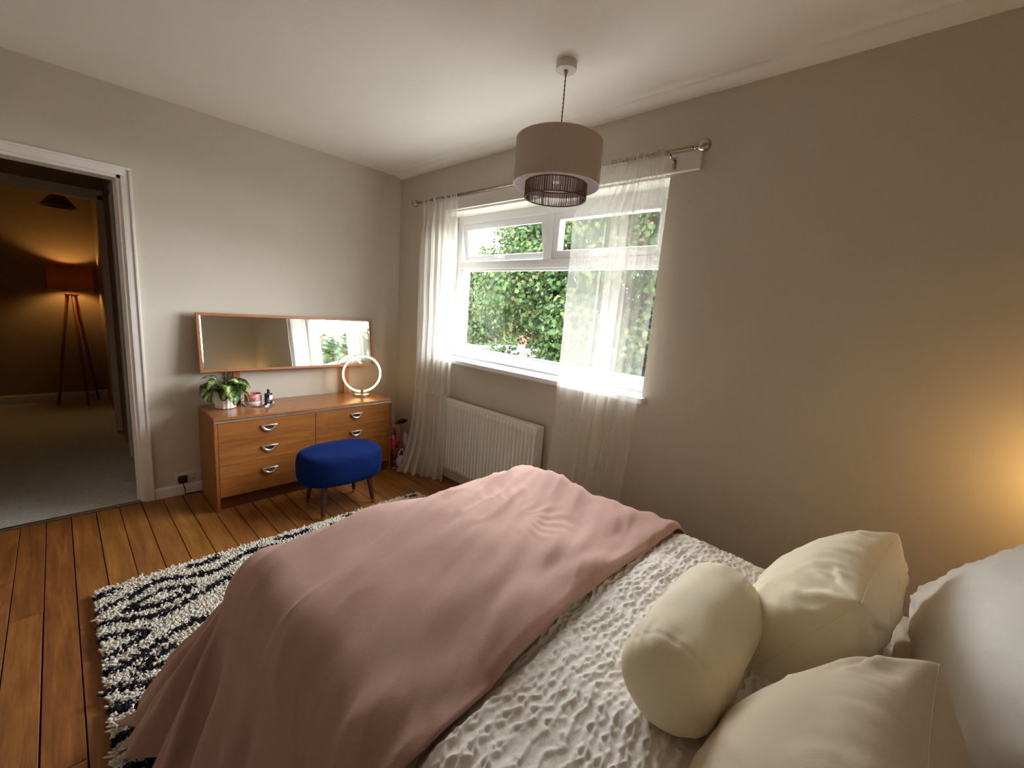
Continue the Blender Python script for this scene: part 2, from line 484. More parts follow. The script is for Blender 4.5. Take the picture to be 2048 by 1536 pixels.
# casements
def casement(y0, y1, z0, z1, opened):
    w = 0.050
    piv = Vector((0.172, 0, z1))
    R = Matrix.Translation(piv) @ Matrix.Rotation(-radians(opened), 4, 'Y') @ Matrix.Translation(-piv)
    mb = MB()
    for (a, b, c, d) in ((y0, y1, z0, z0 + w), (y0, y1, z1 - w, z1), (y0, y0 + w, z0 + w - .004, z1 - w + .004), (y1 - w, y1, z0 + w - .004, z1 - w + .004)):
        mb.box(0.150, 0.212, a, b, c, d, 0.007, 2, R)
    o = mb.build('casement_sash', M_pvc, win, auto=40)
    MB().box(0.176, 0.182, y0 + w - .006, y1 - w + .006, z0 + w - .006, z1 - w + .006, M=R).build('pane', M_glass, o)
    ym = (y0 + y1) / 2
    mb = MB(); mb.box(0.128, 0.150, ym - 0.018, ym + 0.018, z0 + 0.010, z0 + 0.040, 0.004, 2, R); mb.box(0.118, 0.132, ym - 0.012, ym + 0.075, z0 + 0.016, z0 + 0.034, 0.005, 2, R)
    mb.build('window_handle', M_pvc, o)
    if opened:
        p = R @ Vector((0.15, ym + 0.03, z0 + 0.02))
        MB().tube([(0.150, ym + 0.005, TZ1 + 0.02), (0.151, ym + 0.006, TZ1 + 0.13)], 0.004, 8).build('stay_peg', M_pvc, o)
        mb = MB()
        for yy in (y0 + 0.012, y1 - 0.012):
            q = R @ Vector((0.18, yy, z0 + 0.06))
            mb.tube([(0.18, yy, z1 - 0.10), q], 0.005, 6)
        mb.build('friction_stay', M_steel, o)
casement(MY1 + 0.002, gy1 + 0.004, TZ1 + 0.002, fz1 - 0.056, 11)
casement(gy0 - 0.004, MY0 - 0.002, TZ1 + 0.002, fz1 - 0.056, 0)
# sill board and reveal lining
MB().box(-0.05, FX0 + 0.02, WY0 - 0.024, WY1 + 0.0, 0.953, 0.985, 0.006, 3).build('window_sill', M_sill, win, auto=40)
MB().box(0.006, FX0 + 0.02, WY0, WY1, WZ1 - 0.008, WZ1 + 0.002).build('reveal_lining', plain('reveal_cream', (236, 232, 218), 0.7), win)

# ------------------------------------------------------------------ outside: ground, trees, house, garage
struct(MB().box(0.4, 60, -40, 60, -2.9, -2.7).build('ground', plain('paved_ground', (104, 102, 98), 0.95, var=0.2, scale=1.2)), 'pale paved ground far below the window')

def leaf_mat(name, cols):
    t = NT(name)
    gi = t.node('ShaderNodeNewGeometry')
    c = t.ramp(gi.outputs['Random Per Island'], [(i / max(1, len(cols) - 1), lin(q)) for i, q in enumerate(cols)])
    t.color(c); t.set(Roughness=0.65); t.b.inputs['Specular IOR Level'].default_value = 0.12
    tl = t.node('ShaderNodeBsdfTranslucent'); t.link(c, tl.inputs['Color'])
    mx = t.node('ShaderNodeMixShader'); mx.inputs[0].default_value = 0.3
    t.link(t.b.outputs[0], mx.inputs[1]); t.link(tl.outputs[0], mx.inputs[2]); t.link(mx.outputs[0], t.out.inputs['Surface'])
    return t.m
M_leaf = leaf_mat('sycamore_leaf', [(20, 36, 22), (29, 49, 26), (37, 60, 30), (48, 67, 31), (66, 74, 36), (41, 62, 31), (72, 59, 32)])
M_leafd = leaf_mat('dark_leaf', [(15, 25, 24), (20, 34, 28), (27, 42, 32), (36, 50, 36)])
M_leafr = leaf_mat('red_leaf', [(84, 30, 22), (104, 42, 28), (90, 56, 36), (66, 40, 26)])
M_bark = wood('bark', (84, 70, 56), (46, 38, 30), 'Z', 0.9, 0.5, 0.4)

# a lobed leaf outline (unit size), slightly cupped
_lf = np.array([(0, -0.5, 0), (0.18, -0.28, 0.02), (0.5, -0.22, 0.08), (0.30, 0.02, 0.02), (0.42, 0.30, 0.07), (0.14, 0.24, 0.0), (0, 0.58, -0.06),
                (-0.14, 0.24, 0.0), (-0.42, 0.30, 0.07), (-0.30, 0.02, 0.02), (-0.5, -0.22, 0.08), (-0.18, -0.28, 0.02)])
_lt = np.array([(0, 1, 11), (1, 2, 3), (11, 9, 10), (1, 3, 9), (1, 9, 11), (3, 4, 5), (9, 7, 8), (3, 5, 7), (3, 7, 9), (5, 6, 7)])
def foliage(name, blobs, n, size, mat, parent, out=0.9):
    """leaves scattered over the shells of ellipsoid clumps, facing outwards"""
    vol = np.array([b[3] * b[4] for b in blobs]); pick = rng.choice(len(blobs), n, p=vol / vol.sum())
    B = np.array(blobs)[pick]
    d = rng.normal(size=(n, 3)); d /= np.linalg.norm(d, axis=1)[:, None]
    rad = 1 - 0.45 * rng.random(n) ** 2.2
    c = B[:, :3] + d * B[:, 3:6] * rad[:, None] + rng.normal(size=(n, 3)) * 0.03
    nrm = d * out + np.array([0, 0, 0.45]) + rng.normal(size=(n, 3)) * 0.5
    nrm /= np.linalg.norm(nrm, axis=1)[:, None]
    a = rng.normal(size=(n, 3)); a -= (a * nrm).sum(1)[:, None] * nrm; a /= np.linalg.norm(a, axis=1)[:, None]
    b = np.cross(nrm, a)
    s = size * (0.65 + 0.7 * rng.random(n))
    V = c[:, None, :] + s[:, None, None] * (_lf[None, :, 0:1] * a[:, None, :] + _lf[None, :, 1:2] * b[:, None, :] + _lf[None, :, 2:3] * nrm[:, None, :])
    F = _lt[None] + (np.arange(n) * len(_lf))[:, None, None]
    me = tri_mesh(name, V.reshape(-1, 3), F.reshape(-1, 3)); me.materials.append(mat)
    o = new_obj(name, me, None, parent); o['kind'] = 'stuff'
    return o
def clumps(c, R, n, r0, r1, fill=0.78):
    out = []
    for _ in range(n):
        d = rng.normal(size=3); d /= np.linalg.norm(d)
        q = np.array(c) + d * np.array(R) * (fill + (1 - fill) * rng.random()) * rng.random() ** 0.25
        r = rng.uniform(r0, r1)
        out.append((*q, r, r, r * 0.8))
    return out
def tree(name, base, top, c, R, nclump, nleaf, size, mat, label, r0=0.4, r1=0.8, cat='tree', group=None):
    root = empty(name, base, 0, label, cat, group)
    b = Vector(base)
    bl = clumps((c[0] - b.x, c[1] - b.y, c[2] - b.z), R, nclump, r0, r1)
    foliage('foliage', bl, nleaf, size, mat, root)
    if top:
        mb = MB(); tp = Vector(top) - b
        mb.tube([(0, 0, 0), tp * 0.35 + Vector((0.08, 0.05, 0)), tp * 0.7, tp], [0.22, 0.19, 0.15, 0.06], 10)
        for i in range(0, len(bl), max(1, len(bl) // 14)):
            q = Vector(bl[i][:3]); s0 = tp * min(0.95, max(0.4, (q.z - 0.6) / tp.z))
            mb.tube([s0, (s0 + q) / 2 + Vector((0, 0, 0.2)), q], [0.07, 0.045, 0.015], 6)
        mb.build('trunk', M_bark, root, sm=True)
    return root
tree('broadleaf_tree', (8.6, 2.4, -2.7), (8.4, 2.6, 3.0), (8.0, 2.6, 2.35), (2.3, 4.5, 2.8), 240, 85000, 0.115, M_leaf,
     'large leafy green tree close outside the window', 0.45, 0.85)
tree('broadleaf_tree', (7.2, -16.0, -2.7), (7.2, -16.0, 2.6), (7.2, -16.0, 1.55), (4.0, 2.6, 2.7), 80, 14000, 0.24, M_leaf,
     'leafy tree against white sky reflected in the dresser mirror', 0.6, 1.0)
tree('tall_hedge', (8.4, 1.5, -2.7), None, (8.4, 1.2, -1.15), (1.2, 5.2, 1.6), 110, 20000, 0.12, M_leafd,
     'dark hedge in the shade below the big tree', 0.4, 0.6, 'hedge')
tree('broadleaf_tree', (12.4, 12.6, -2.7), (12.4, 12.6, 2.0), (12.4, 11.9, 1.5), (1.5, 1.5, 2.8), 70, 19000, 0.15, M_leaf,
     'paler tree at the left edge of the window view', 0.4, 0.8)
tree('distant_tree', (30.0, 31.5, -2.7), (30.0, 31.5, 4.0), (30.0, 31.5, 3.2), (2.0, 3.2, 2.6), 40, 6000, 0.34, M_leafd,
     'distant tree behind the red brick house', 0.8, 1.3)
tree('red_shrub', (15.5, 15.4, -2.7), None, (15.5, 15.4, -0.6), (0.9, 1.6, 1.6), 30, 3500, 0.17, M_leafr,
     'reddish leaved shrub at the left of the window view', 0.4, 0.6, 'shrub')
tree('green_shrub', (8.3, 7.0, -2.7), None, (8.3, 7.0, -1.1), (0.7, 0.8, 1.4), 30, 3500, 0.15, M_leaf,
     'pale green shrub at the left foot of the big tree', 0.35, 0.6, 'shrub')
M_brick = plain('red_brick', (96, 46, 34), 0.9, var=0.15, scale=3)
M_tileroof = plain('roof_tile', (92, 70, 62), 0.9, var=0.12, scale=4)
hs = empty('brick_house', (19.0, 22.0, -2.7), 0, 'distant red brick house with a pale tiled roof', 'house')
MB().box(0, 7, -3.6, 6, 0, 3.7).build('wall', M_brick, hs)
MB().prism([(-4.0, 3.6), (6.4, 3.6), (6.4, 3.8), (1.2, 6.6), (-4.0, 3.8)], 'yz', -0.4, 7.4).build('roof', M_tileroof, hs)
MB().box(-0.45, -0.30, -4.0, 6.4, 3.55, 3.85).build('fascia', M_pvc, hs)
for yy in (-2.4, 1.0):
    w = MB().box(-0.06, 0.02, yy, yy + 1.3, 2.0, 3.2).build('window', M_pvc, hs)
    MB().box(-0.08, -0.05, yy + 0.1, yy + 1.2, 2.1, 3.1).build('pane', M_glass, w)
ga = empty('garage', (9.6, 7.9, -2.7), 0, 'low garage with a pale flat roof beyond the tree', 'garage')
MB().box(0, 4.5, 0, 4.2, 0, 2.30).build('wall', plain('dark_render', (84, 82, 84), 0.9), ga)
MB().box(-0.15, 4.6, -0.15, 4.3, 2.30, 2.42, 0.02).build('roof', plain('pale_roof', (150, 150, 152), 0.6), ga)
MB().box(-0.03, 0.0, 0.6, 3.4, 0.05, 2.0).build('door', plain('garage_door', (150, 150, 152), 0.5), ga)

# ------------------------------------------------------------------ bed
BX0, BX1, BY1, BY0 = -1.80, -0.47, -2.06, -4.00   # left, right, foot, head
BZ = 0.575                                        # top of the mattress under the bedding
bed = empty('bed', ((BX0 + BX1) / 2, (BY0 + BY1) / 2, 0), 0, 'double bed with its long side along the window wall', 'bed')
_bx, _by = (BX0 + BX1) / 2, (BY0 + BY1) / 2
def bl(x0, x1, y0, y1): return (x0 - _bx, x1 - _bx, y0 - _by, y1 - _by)
M_divan = plain('divan_fabric', (150, 142, 132), 0.9, var=0.08, scale=40, bump=0.2, bscale=300)
M_matt = plain('mattress_ticking', (226, 222, 214), 0.9, var=0.04, scale=20, bump=0.1)
MB().box(*bl(BX0 + .03, BX1 - .03, BY0, BY1 - .03), 0.06, 0.335, 0.015).build('divan_base', M_divan, bed)
MB().box(*bl(BX0 + .02, BX1 - .02, BY0, BY1 - .02), 0.337, 0.560, 0.05, 4).build('mattress', M_matt, bed, auto=60)
MB().box(*bl(BX0 - .02, BX1 + .02, BY0 - .055, BY0 - .003), 0.0, 1.06, 0.015, 3).build('headboard', M_divan, bed)
for sx in (BX0 + .09, BX1 - .09):
    for sy in (BY0 + .12, BY1 - .12):
        MB().lathe([(0, 0), (0.018, 0), (0.026, 0.062), (0, 0.062)], 14, (sx - _bx, sy - _by, 0)).build('foot', M_black, bed)

def drape(x, y, rect, ztop, r, flare, ripple, zmin=0.012, corner_ripple=None):
    """cloth draped over a rectangle: parameters x, y are cloth coordinates that equal world coordinates on the flat top"""
    x0, x1, y0, y1 = rect
    qx = np.clip(x, x0 + r, x1 - r); qy = np.clip(y, y0 + r, y1 - r)
    vx, vy = x - qx, y - qy
    d = np.sqrt(vx ** 2 + vy ** 2) + 1e-9
    nx, ny = vx / d, vy / d
    L = r * pi / 2
    d = np.where(d > L, L + (d - L) / (1 + 0.30 * (2 * np.abs(nx * ny)) ** 1.5), d)
    ang = np.minimum(d / r, pi / 2)
    h = r * np.sin(ang); z = ztop - r * (1 - np.cos(ang))
    s = np.maximum(d - L, 0)
    fl = flare * (1 + 0.9 * (2 * np.abs(nx * ny)))
    h = h + fl * s
    z = z - s * np.sqrt(np.maximum(0, 1 - fl ** 2))
    h = h + ripple(x, y, s, nx, ny)
    low = np.maximum(zmin - z, 0)
    z = np.maximum(z, zmin); h = h + low * 0.55
    return qx + nx * h, qy + ny * h, z, s

# quilt: white seersucker with puckered rows running down the bed
def build_quilt():
    us = np.arange(BX0 - 0.34, BX1 + 0.34, 0.0046); vs = np.arange(BY0 + 0.02, -2.80, 0.0030)
    X, Y = np.meshgrid(us, vs, indexing='ij')
    rp = lambda x, y, s, nx, ny: 0.014 * np.sin(y * 17 + 2 * pn(y * 2, x)) * np.minimum(s * 3, 1)
    px, py, pz, s = drape(X, Y, (BX0, BX1, BY0 - 1.0, BY1 + 0.3), 0.606, 0.13, 0.06, rp, 0.2)
    # shirring: stitch rows down the bed, the cloth between them gathered into crossing ridges
    W, Pq = 0.047, 0.031
    xx = X + 0.007 * pn(Y * 5, X * 3) + 0.003 * pn(Y * 19, X * 9)
    wave = 0.30 * np.sin(2 * pi * xx / (2 * W)) * (0.8 + 0.5 * pn(X * 6, Y * 6))
    drift = 0.55 * pn(X * 7 + 1, Y * 5) + 0.22 * pn(X * 24, Y * 19)
    def ridge(ph):
        f = np.abs((ph % 1.0) - 0.5)
        return np.exp(-(f / 0.15) ** 2)
    r1 = ridge(Y / Pq + wave + drift); r2 = ridge(Y / Pq - wave + drift + 0.10 * pn(X * 11, Y * 9))
    a1 = np.clip(0.75 + 0.7 * pn(X * 13 + 3, Y * 9), 0.1, 1.4); a2 = np.clip(0.75 + 0.7 * pn(X * 13 - 8, Y * 9 + 5), 0.1, 1.4)
    stitch = 1 - 0.75 * np.exp(-(np.abs(((xx / W) % 1.0) - 0.5) / 0.07) ** 2)
    body = np.maximum(r1 * a1, r2 * a2) * stitch
    hgt = 0.0072 * body + 0.0030 * pn(X * 11, Y * 11) + 0.009 * pn(X * 2.3, Y * 2.3 + 7) + 0.0016 * pn(X * 46, Y * 60)
    pz = pz - (0.010 + 0.028 * sstep(-1.40, -1.75, X)) * sstep(-2.915, -2.880, Y)
    top = s <= 0
    pz = pz + hgt * np.where(s > 0, 0.2, 1.0)
    px = px + np.where(X > BX1, 1, np.where(X < BX0, -1, 0)) * hgt * 0.8
    o = new_obj('quilt', grid_mesh('quilt', np.stack([px, py, pz], -1)), None)
    t = NT('white_seersucker')
    f = t.noise(t.coord('Object'), 260, 3)
    t.color(t.ramp(f, [(0.3, lin((226, 220, 212))), (0.7, lin((240, 236, 230)))])); t.set(Roughness=0.9)
    t.b.inputs['Sheen Weight'].default_value = 0.15
    t.bump(t.noise(t.coord('Object'), 110, 4), 0.25, 0.004)
    o.data.materials.append(t.m)
    tag(o, 'white puckered seersucker quilt spread over the bed', 'quilt')
build_quilt()

# throw: dusty pink, over the foot of the bed, hanging to the floor on the near side
def build_throw():
    us = np.arange(BX0 - 0.64, BX1 + 0.155, 0.0095); vs = np.arange(-2.885, BY1 + 0.56, 0.0095)
    X, Y = np.meshgrid(us, vs, indexing='ij')
    # slightly wandering hems
    def rp(x, y, s, nx, ny):
        th = np.arctan2(np.abs(ny), np.abs(nx) + 1e-9)
        k = np.minimum(s * 3.6, 1.0)
        corner = np.clip(2 * np.abs(nx * ny), 0, 1)
        side = 0.026 * np.sin(y * 21 + 2.4 * pn(y * 1.3, 3.0)) + 0.012 * np.sin(y * 47 + 1.0 + 3 * pn(y * 2, 8.0))
        foot = 0.020 * np.sin(x * 19 + 2.0 * pn(x * 1.4, 1.0))
        cr = 0.056 * np.sin(th * 17 + 0.6) + 0.020 * np.sin(th * 37 + 1)
        return k * (np.where(np.abs(nx) > np.abs(ny), side, foot) * (1 - corner) + cr * corner)
    px, py, pz, s = drape(X, Y, (BX0 - 0.060, BX1 + 0.020, -3.6, BY1 + 0.060), 0.637, 0.15, 0.28, rp, 0.047)
    w = np.where(s > 0, 0.35, 1.0)
    # soft body of the duvet underneath and long lazy folds
    lump = 0.020 * pn(X * 1.9 + 4, Y * 1.9) + 0.012 * pn(X * 3.7, Y * 3.7 + 2)
    a = X * 0.92 + Y * 0.40; b = -X * 0.40 + Y * 0.92
    folds = 0.0185 * pn(a * 1.4, b * 8.5) + 0.0105 * pn(a * 2.6 + 5, b * 17)
    n3 = pn(a * 2.2 + 9, b * 14 + 3)
    folds += 0.0100 * (1 - np.abs(n3)) ** 6 * sstep(-0.2, 0.5, pn(X * 2.5, Y * 2.5 + 11))
    edge = sstep(-2.60, -2.84, Y)
    folds += edge * (0.012 * np.sin((Y + 0.10 * X + 0.05 * pn(X * 3, Y * 2)) * 42) * 0.6 + 0.006 * pn(a * 2, b * 24))
    # crumple where somebody leaned, near the window side
    cx, cy = -0.98, -2.42
    rr = np.sqrt((X - cx) ** 2 + (Y - cy) ** 2); th = np.arctan2(Y - cy, X - cx)
    cr = np.exp(-((rr - 0.16) / 0.10) ** 2) * 0.0022 * np.sin(th * 17 + 3 * pn(X * 5, Y * 5)) * sstep(-0.3, 0.4, pn(X * 4 + 2, Y * 4))
    dent = -0.010 * np.exp(-(rr / 0.17) ** 2)
    hem = -0.018 * sstep(-2.862, -2.885, Y) 
    pz = np.maximum(pz + (lump + folds + cr + dent + hem) * w, 0.022)
    # the throw rests on the quilt where the two overlap
    qz = drape(X, Y, (BX0, BX1, BY0 - 1.0, BY1 + 0.3), 0.606, 0.13, 0.06, lambda *q: 0.0, 0.2)[2]
    pz = np.where((Y < -2.74) & (X > BX0 - 0.05), np.maximum(pz, qz + 0.012), pz)
    # hem along the quilt follows a gentle wave
    py = py + 0.016 * np.sin(X * 5.0 + 0.6) * sstep(-2.6, -2.88, Y)
    P = np.stack([px, py, pz], -1)
    o = new_obj('throw_blanket', grid_mesh('throw_blanket', P), None)
    t = NT('dusty_pink_fleece')
    v = t.coord('Object')
    f = t.noise(v, 5, 5, 0.6); g = t.noise(v, 420, 2)
    c = t.ramp(f, [(0.3, lin((170, 134, 122))), (0.7, lin((186, 149, 137)))])
    t.color(t.mix(0.16, c, t.ramp(g, [(0.3, lin((150, 112, 102))), (0.7, lin((214, 178, 166)))])))
    t.set(Roughness=0.95); t.b.inputs['Sheen Weight'].default_value = 0.35; t.b.inputs['Sheen Roughness'].default_value = 0.45
    t.b.inputs['Sheen Tint'].default_value = lin((232, 200, 190))
    t.bump(t.noise(v, 240, 3), 0.12, 0.003)
    o.data.materials.append(t.m)
    sol = o.modifiers.new('thickness', 'SOLIDIFY'); sol.thickness = 0.006; sol.offset = -1
    tag(o, 'dusty pink fleece throw over the foot of the bed', 'blanket')
build_throw()

# cushions and pillows
def cushion(name, w, h, t, M, mat, label, cat, n=70, pinch=0.055, wr=1.0, seed=0.0, power=0.42, sag=0.0, seam=True):
    """square cushion: local x width, local y height, local z thickness; seam around the edge"""
    g = np.linspace(-1, 1, n)
    g = np.sign(g) * (1 - (1 - np.abs(g)) ** 1.35)
    U, V = np.meshgrid(g, g, indexing='ij')
    def side(sg):
        px = U * w / 2 * (1 - pinch * (1 - V ** 2) * np.abs(U) ** 3)
        py = V * h / 2 * (1 - pinch * (1 - U ** 2) * np.abs(V) ** 3)
        e = np.clip((1 - U ** 2) * (1 - V ** 2), 0, 1)
        th = t / 2 * (0.80 * e ** power + 0.20 * e ** 0.9)
        # gathers running in from the edges and corners
        du, dv = 1 - np.abs(U), 1 - np.abs(V)
        k = seed * 3.1 + sg * 5
        gath = 0.0060 * wr * (np.exp(-du / 0.16) * np.sin(du * 30) ** 2 * 0 + np.exp(-((du - 0.16) / 0.15) ** 2) * pn(V * 10 + k, U * 1.4) + np.exp(-((dv - 0.16) / 0.15) ** 2) * pn(U * 10 + k, V * 1.4 + 4))
        rr = np.sqrt(du ** 2 + dv ** 2); ang = np.arctan2(dv, du)
        gath += 0.0075 * wr * np.exp(-((rr - 0.34) / 0.22) ** 2) * np.sin(ang * 13 + k + 2 * pn(U * 3, V * 3 + k))
        gath += 0.0045 * wr * pn(U * 2.4 + k, V * 2.4) + 0.004 * wr * (1 - np.abs(pn(U * 2.6 + V * 1.4 + k, V * 1.0 - U * 0.5 + k))) ** 7
        return np.stack([px, py + sag * (1 - V ** 2) * 0, sg * (th + gath * np.clip(e * 8, 0, 1)) + 0.0 * U], -1)
    A, B = side(1.0), side(-1.0)
    me1 = grid_mesh(name, A)
    bm = bmesh.new(); bm.from_mesh(me1)
    me2 = grid_mesh(name + '_b', B); bm.from_mesh(me2)
    bmesh.ops.remove_doubles(bm, verts=bm.verts, dist=0.0008)
    bmesh.ops.recalc_face_normals(bm, faces=bm.faces)
    bm.to_mesh(me1); bm.free(); bpy.data.meshes.remove(me2); smooth(me1)
    o = new_obj(name, me1, mat); o.matrix_world = M
    tag(o, label, cat)
    if seam:
        idx = [(0, j) for j in range(n)] + [(i, n - 1) for i in range(1, n)] + [(n - 1, j) for j in range(n - 2, -1, -1)] + [(i, 0) for i in range(n - 2, 0, -1)]
        MB().tube([A[i, j] for i, j in idx], 0.0011, 5, closed=True).build('seam', mat, o, sm=True)
    return o
def lean(cx, cy, cz, tilt, rz=0.0, roll=0.0):
    """frame for a cushion whose width runs along the bed's width and that leans back (towards -y) by tilt from upright"""
    return Matrix.Translation((cx, cy, cz)) @ Matrix.Rotation(rz, 4, 'Z') @ Matrix.Rotation(pi / 2 + tilt, 4, 'X') @ Matrix.Rotation(roll, 4, 'Z')
def fabric(name, c, var=0.03, bump=0.12, sheen=0.1):
    t = NT(name); v = t.coord('Object')
    a = lin(c)
    t.color(t.ramp(t.noise(v, 6, 4), [(0.3, tuple(x * (1 - var) for x in a[:3]) + (1,)), (0.7, tuple(min(1, x * (1 + var)) for x in a[:3]) + (1,))]))
    t.set(Roughness=0.85); t.b.inputs['Sheen Weight'].default_value = sheen
    h = t.math('ADD', t.math('MULTIPLY', t.noise(v, 300, 2), 0.4), t.noise(v, 26, 5, 0.6))
    t.bump(h, bump, 0.006)
    return t.m
M_cream = fabric('cream_cotton', (240, 228, 200), sheen=0.15)
M_beige = fabric('beige_cotton', (212, 194, 168))
M_pillow = fabric('white_pillowcase', (232, 228, 222))
M_oat = fabric('oatmeal_pillowcase', (206, 194, 176))

cushion('cushion', 0.455, 0.405, 0.245, lean(-0.872, -3.352, 0.712, radians(29), radians(-6)), M_cream,
        'cream square cushion leaning behind the bolster', 'cushion', seed=1.0, power=0.38)
cushion('cushion', 0.46, 0.42, 0.25, lean(-1.415, -3.412, 0.698, radians(30), radians(-3)), M_beige,
        'beige square cushion nearest the camera on the bed', 'cushion', seed=2.3, power=0.36)
cushion('pillow', 0.72, 0.44, 0.20, lean(-0.87, -3.687, 0.826, radians(38), radians(2)), M_pillow,
        'white pillow propped up behind the cream and beige cushions', 'pillow', seed=3.7, pinch=0.03, wr=1.2)
cushion('pillow', 0.72, 0.46, 0.12, lean(-0.93, -3.725, 0.650, radians(84), radians(-3)), M_oat,
        'oatmeal pillow lying flat beneath the propped white pillow', 'pillow', seed=5.2, pinch=0.03, wr=1.0)

def build_bolster():
    L, R = 0.455, 0.101
    n, m = 96, 90
    s = np.linspace(0, 1, m)
    ang = np.linspace(0, 2 * pi, n, endpoint=False)
    # profile: flat-domed ends joined to a full barrel
    prof = []
    for q in s:
        if q < 0.22:
            k = q / 0.22 * pi / 2; prof.append((-L / 2 + 0.072 * (1 - cos(k)), (R) * sin(k) ** 0.72))
        elif q > 0.78:
            k = (1 - q) / 0.22 * pi / 2; prof.append((L / 2 - 0.072 * (1 - cos(k)), (R) * sin(k) ** 0.72))
        else:
            u = (q - 0.22) / 0.56; prof.append((-L / 2 + 0.072 + u * (L - 0.144), R * (1 + 0.020 * sin(pi * u))))
    prof = np.array(prof)
    T, S = np.meshgrid(ang, s, indexing='ij')
    ax = prof[:, 0][None, :] + 0 * T; rr = prof[:, 1][None, :] + 0 * T
    endf = np.exp(-((np.abs(ax) - (L / 2 - 0.062)) / 0.030) ** 2)
    rr = rr + endf * 0.0030 * (np.sin(T * 29 + 3 * np.sin(T * 3)) * 0.7 * sstep(-.2, .4, pn(T * 1.5, S)) + pn(T * 6, S * 4)) - 0.0022 * np.exp(-((np.abs(ax) - (L / 2 - 0.052)) / 0.004) ** 2) + 0.004 * pn(np.cos(T) * 2 + 3, S * 5) - 0.004 * endf
    # flattened where it rests
    y = rr * np.cos(T); z = rr * np.sin(T) * 0.97
    z = np.maximum(z, -R * 0.86)
    P = np.stack([ax, y, z], -1)
    o = new_obj('bolster', grid_mesh('bolster', P, closed_u=True), M_cream)
    o.location = (-1.188, -3.176, 0.704); o.rotation_euler = (0, 0, radians(1.0))
    tag(o, 'cream bolster cushion lying across the white quilt', 'bolster')
build_bolster()

# ------------------------------------------------------------------ rug
strokes = [
 [(-2.086, -1.04), (-2.052, -1.024), (-2.027, -1.024)],
 [(-2.089, -1.156), (-2.048, -1.135), (-2.015, -1.128), (-1.979, -1.107), (-1.954, -1.09), (-1.907, -1.06), (-1.852, -1.07), (-1.77, -1.115), (-1.696, -1.137), (-1.648, -1.128), (-1.55, -1.07), (-1.458, -1.056), (-1.356, -1.106), (-1.27, -1.15), (-1.17, -1.12), (-1.05, -1.05), (-0.95, -1.08), (-0.84, -1.13), (-0.76, -1.10), (-0.671, -1.045), (-0.58, -1.06), (-0.48, -1.1)],
 [(-2.011, -1.214), (-1.982, -1.201), (-1.946, -1.174), (-1.876, -1.148), (-1.806, -1.181), (-1.779, -1.209), (-1.815, -1.23), (-1.867, -1.25), (-1.926, -1.25), (-1.989, -1.222)],
 [(-2.089, -1.248), (-2.036, -1.269), (-1.95, -1.318), (-1.896, -1.332), (-1.827, -1.307), (-1.731, -1.267), (-1.65, -1.23), (-1.55, -1.25), (-1.45, -1.30), (-1.35, -1.28)],
 [(-2.087, -1.348), (-2.034, -1.365), (-1.99, -1.386), (-1.959, -1.414), (-1.995, -1.436), (-2.041, -1.463), (-2.084, -1.467)],
 [(-2.087, -1.547), (-2.049, -1.561), (-2.001, -1.543), (-1.935, -1.501), (-1.883, -1.475), (-1.82, -1.46), (-1.74, -1.49), (-1.64, -1.55), (-1.55, -1.53)],
 [(-1.90, -1.565), (-1.934, -1.57), (-1.972, -1.59), (-2.009, -1.623), (-1.963, -1.635), (-1.933, -1.636), (-1.90, -1.63)],
 [(-2.079, -1.658), (-2.04, -1.671), (-1.994, -1.704), (-1.93, -1.73), (-1.86, -1.72)],
 [(-2.087, -1.745), (-2.057, -1.764), (-2.024, -1.774), (-1.95, -1.80), (-1.88, -1.82)],
 [(-2.086, -1.88), (-2.058, -1.873), (-1.99, -1.89), (-1.9, -1.92)],
 [(-1.763, -1.014), (-1.713, -1.032), (-1.64, -1.019)],
 [(-1.348, -1.025), (-1.283, -1.039), (-1.203, -1.03)],
 [(-0.945, -1.009), (-0.893, -1.028), (-0.831, -1.025)],
 [(-0.511, -0.999), (-0.447, -1.021)],
 [(-2.08, -2.0), (-1.98, -2.05), (-1.9, -2.02)], [(-2.08, -2.14), (-1.98, -2.11), (-1.88, -2.16)], [(-2.08, -2.28), (-1.96, -2.3), (-1.86, -2.26)], [(-2.07, -2.43), (-1.95, -2.38), (-1.86, -2.42)]]
RX0, RX1, RY1, RY0 = -2.092, -0.395, -0.975, -2.70
rug = empty('rug', ((RX0 + RX1) / 2, (RY0 + RY1) / 2, 0), 0, 'cream shaggy rug with black wavy lines under the bed', 'rug')
_rx, _ry = (RX0 + RX1) / 2, (RY0 + RY1) / 2
M_pile = leaf_mat('rug_cream_pile', [(222, 212, 196), (236, 228, 214), (244, 238, 228), (228, 220, 204)])
M_piled = leaf_mat('rug_black_pile', [(24, 22, 30), (38, 34, 42), (30, 28, 36)])
MB().box(RX0 - _rx + .006, RX1 - _rx - .006, RY0 - _ry + .006, RY1 - _ry - .006, 0.0015, 0.012, 0.003).build('backing', plain('rug_backing', (196, 186, 168), 0.95, var=0.1, scale=40), rug)
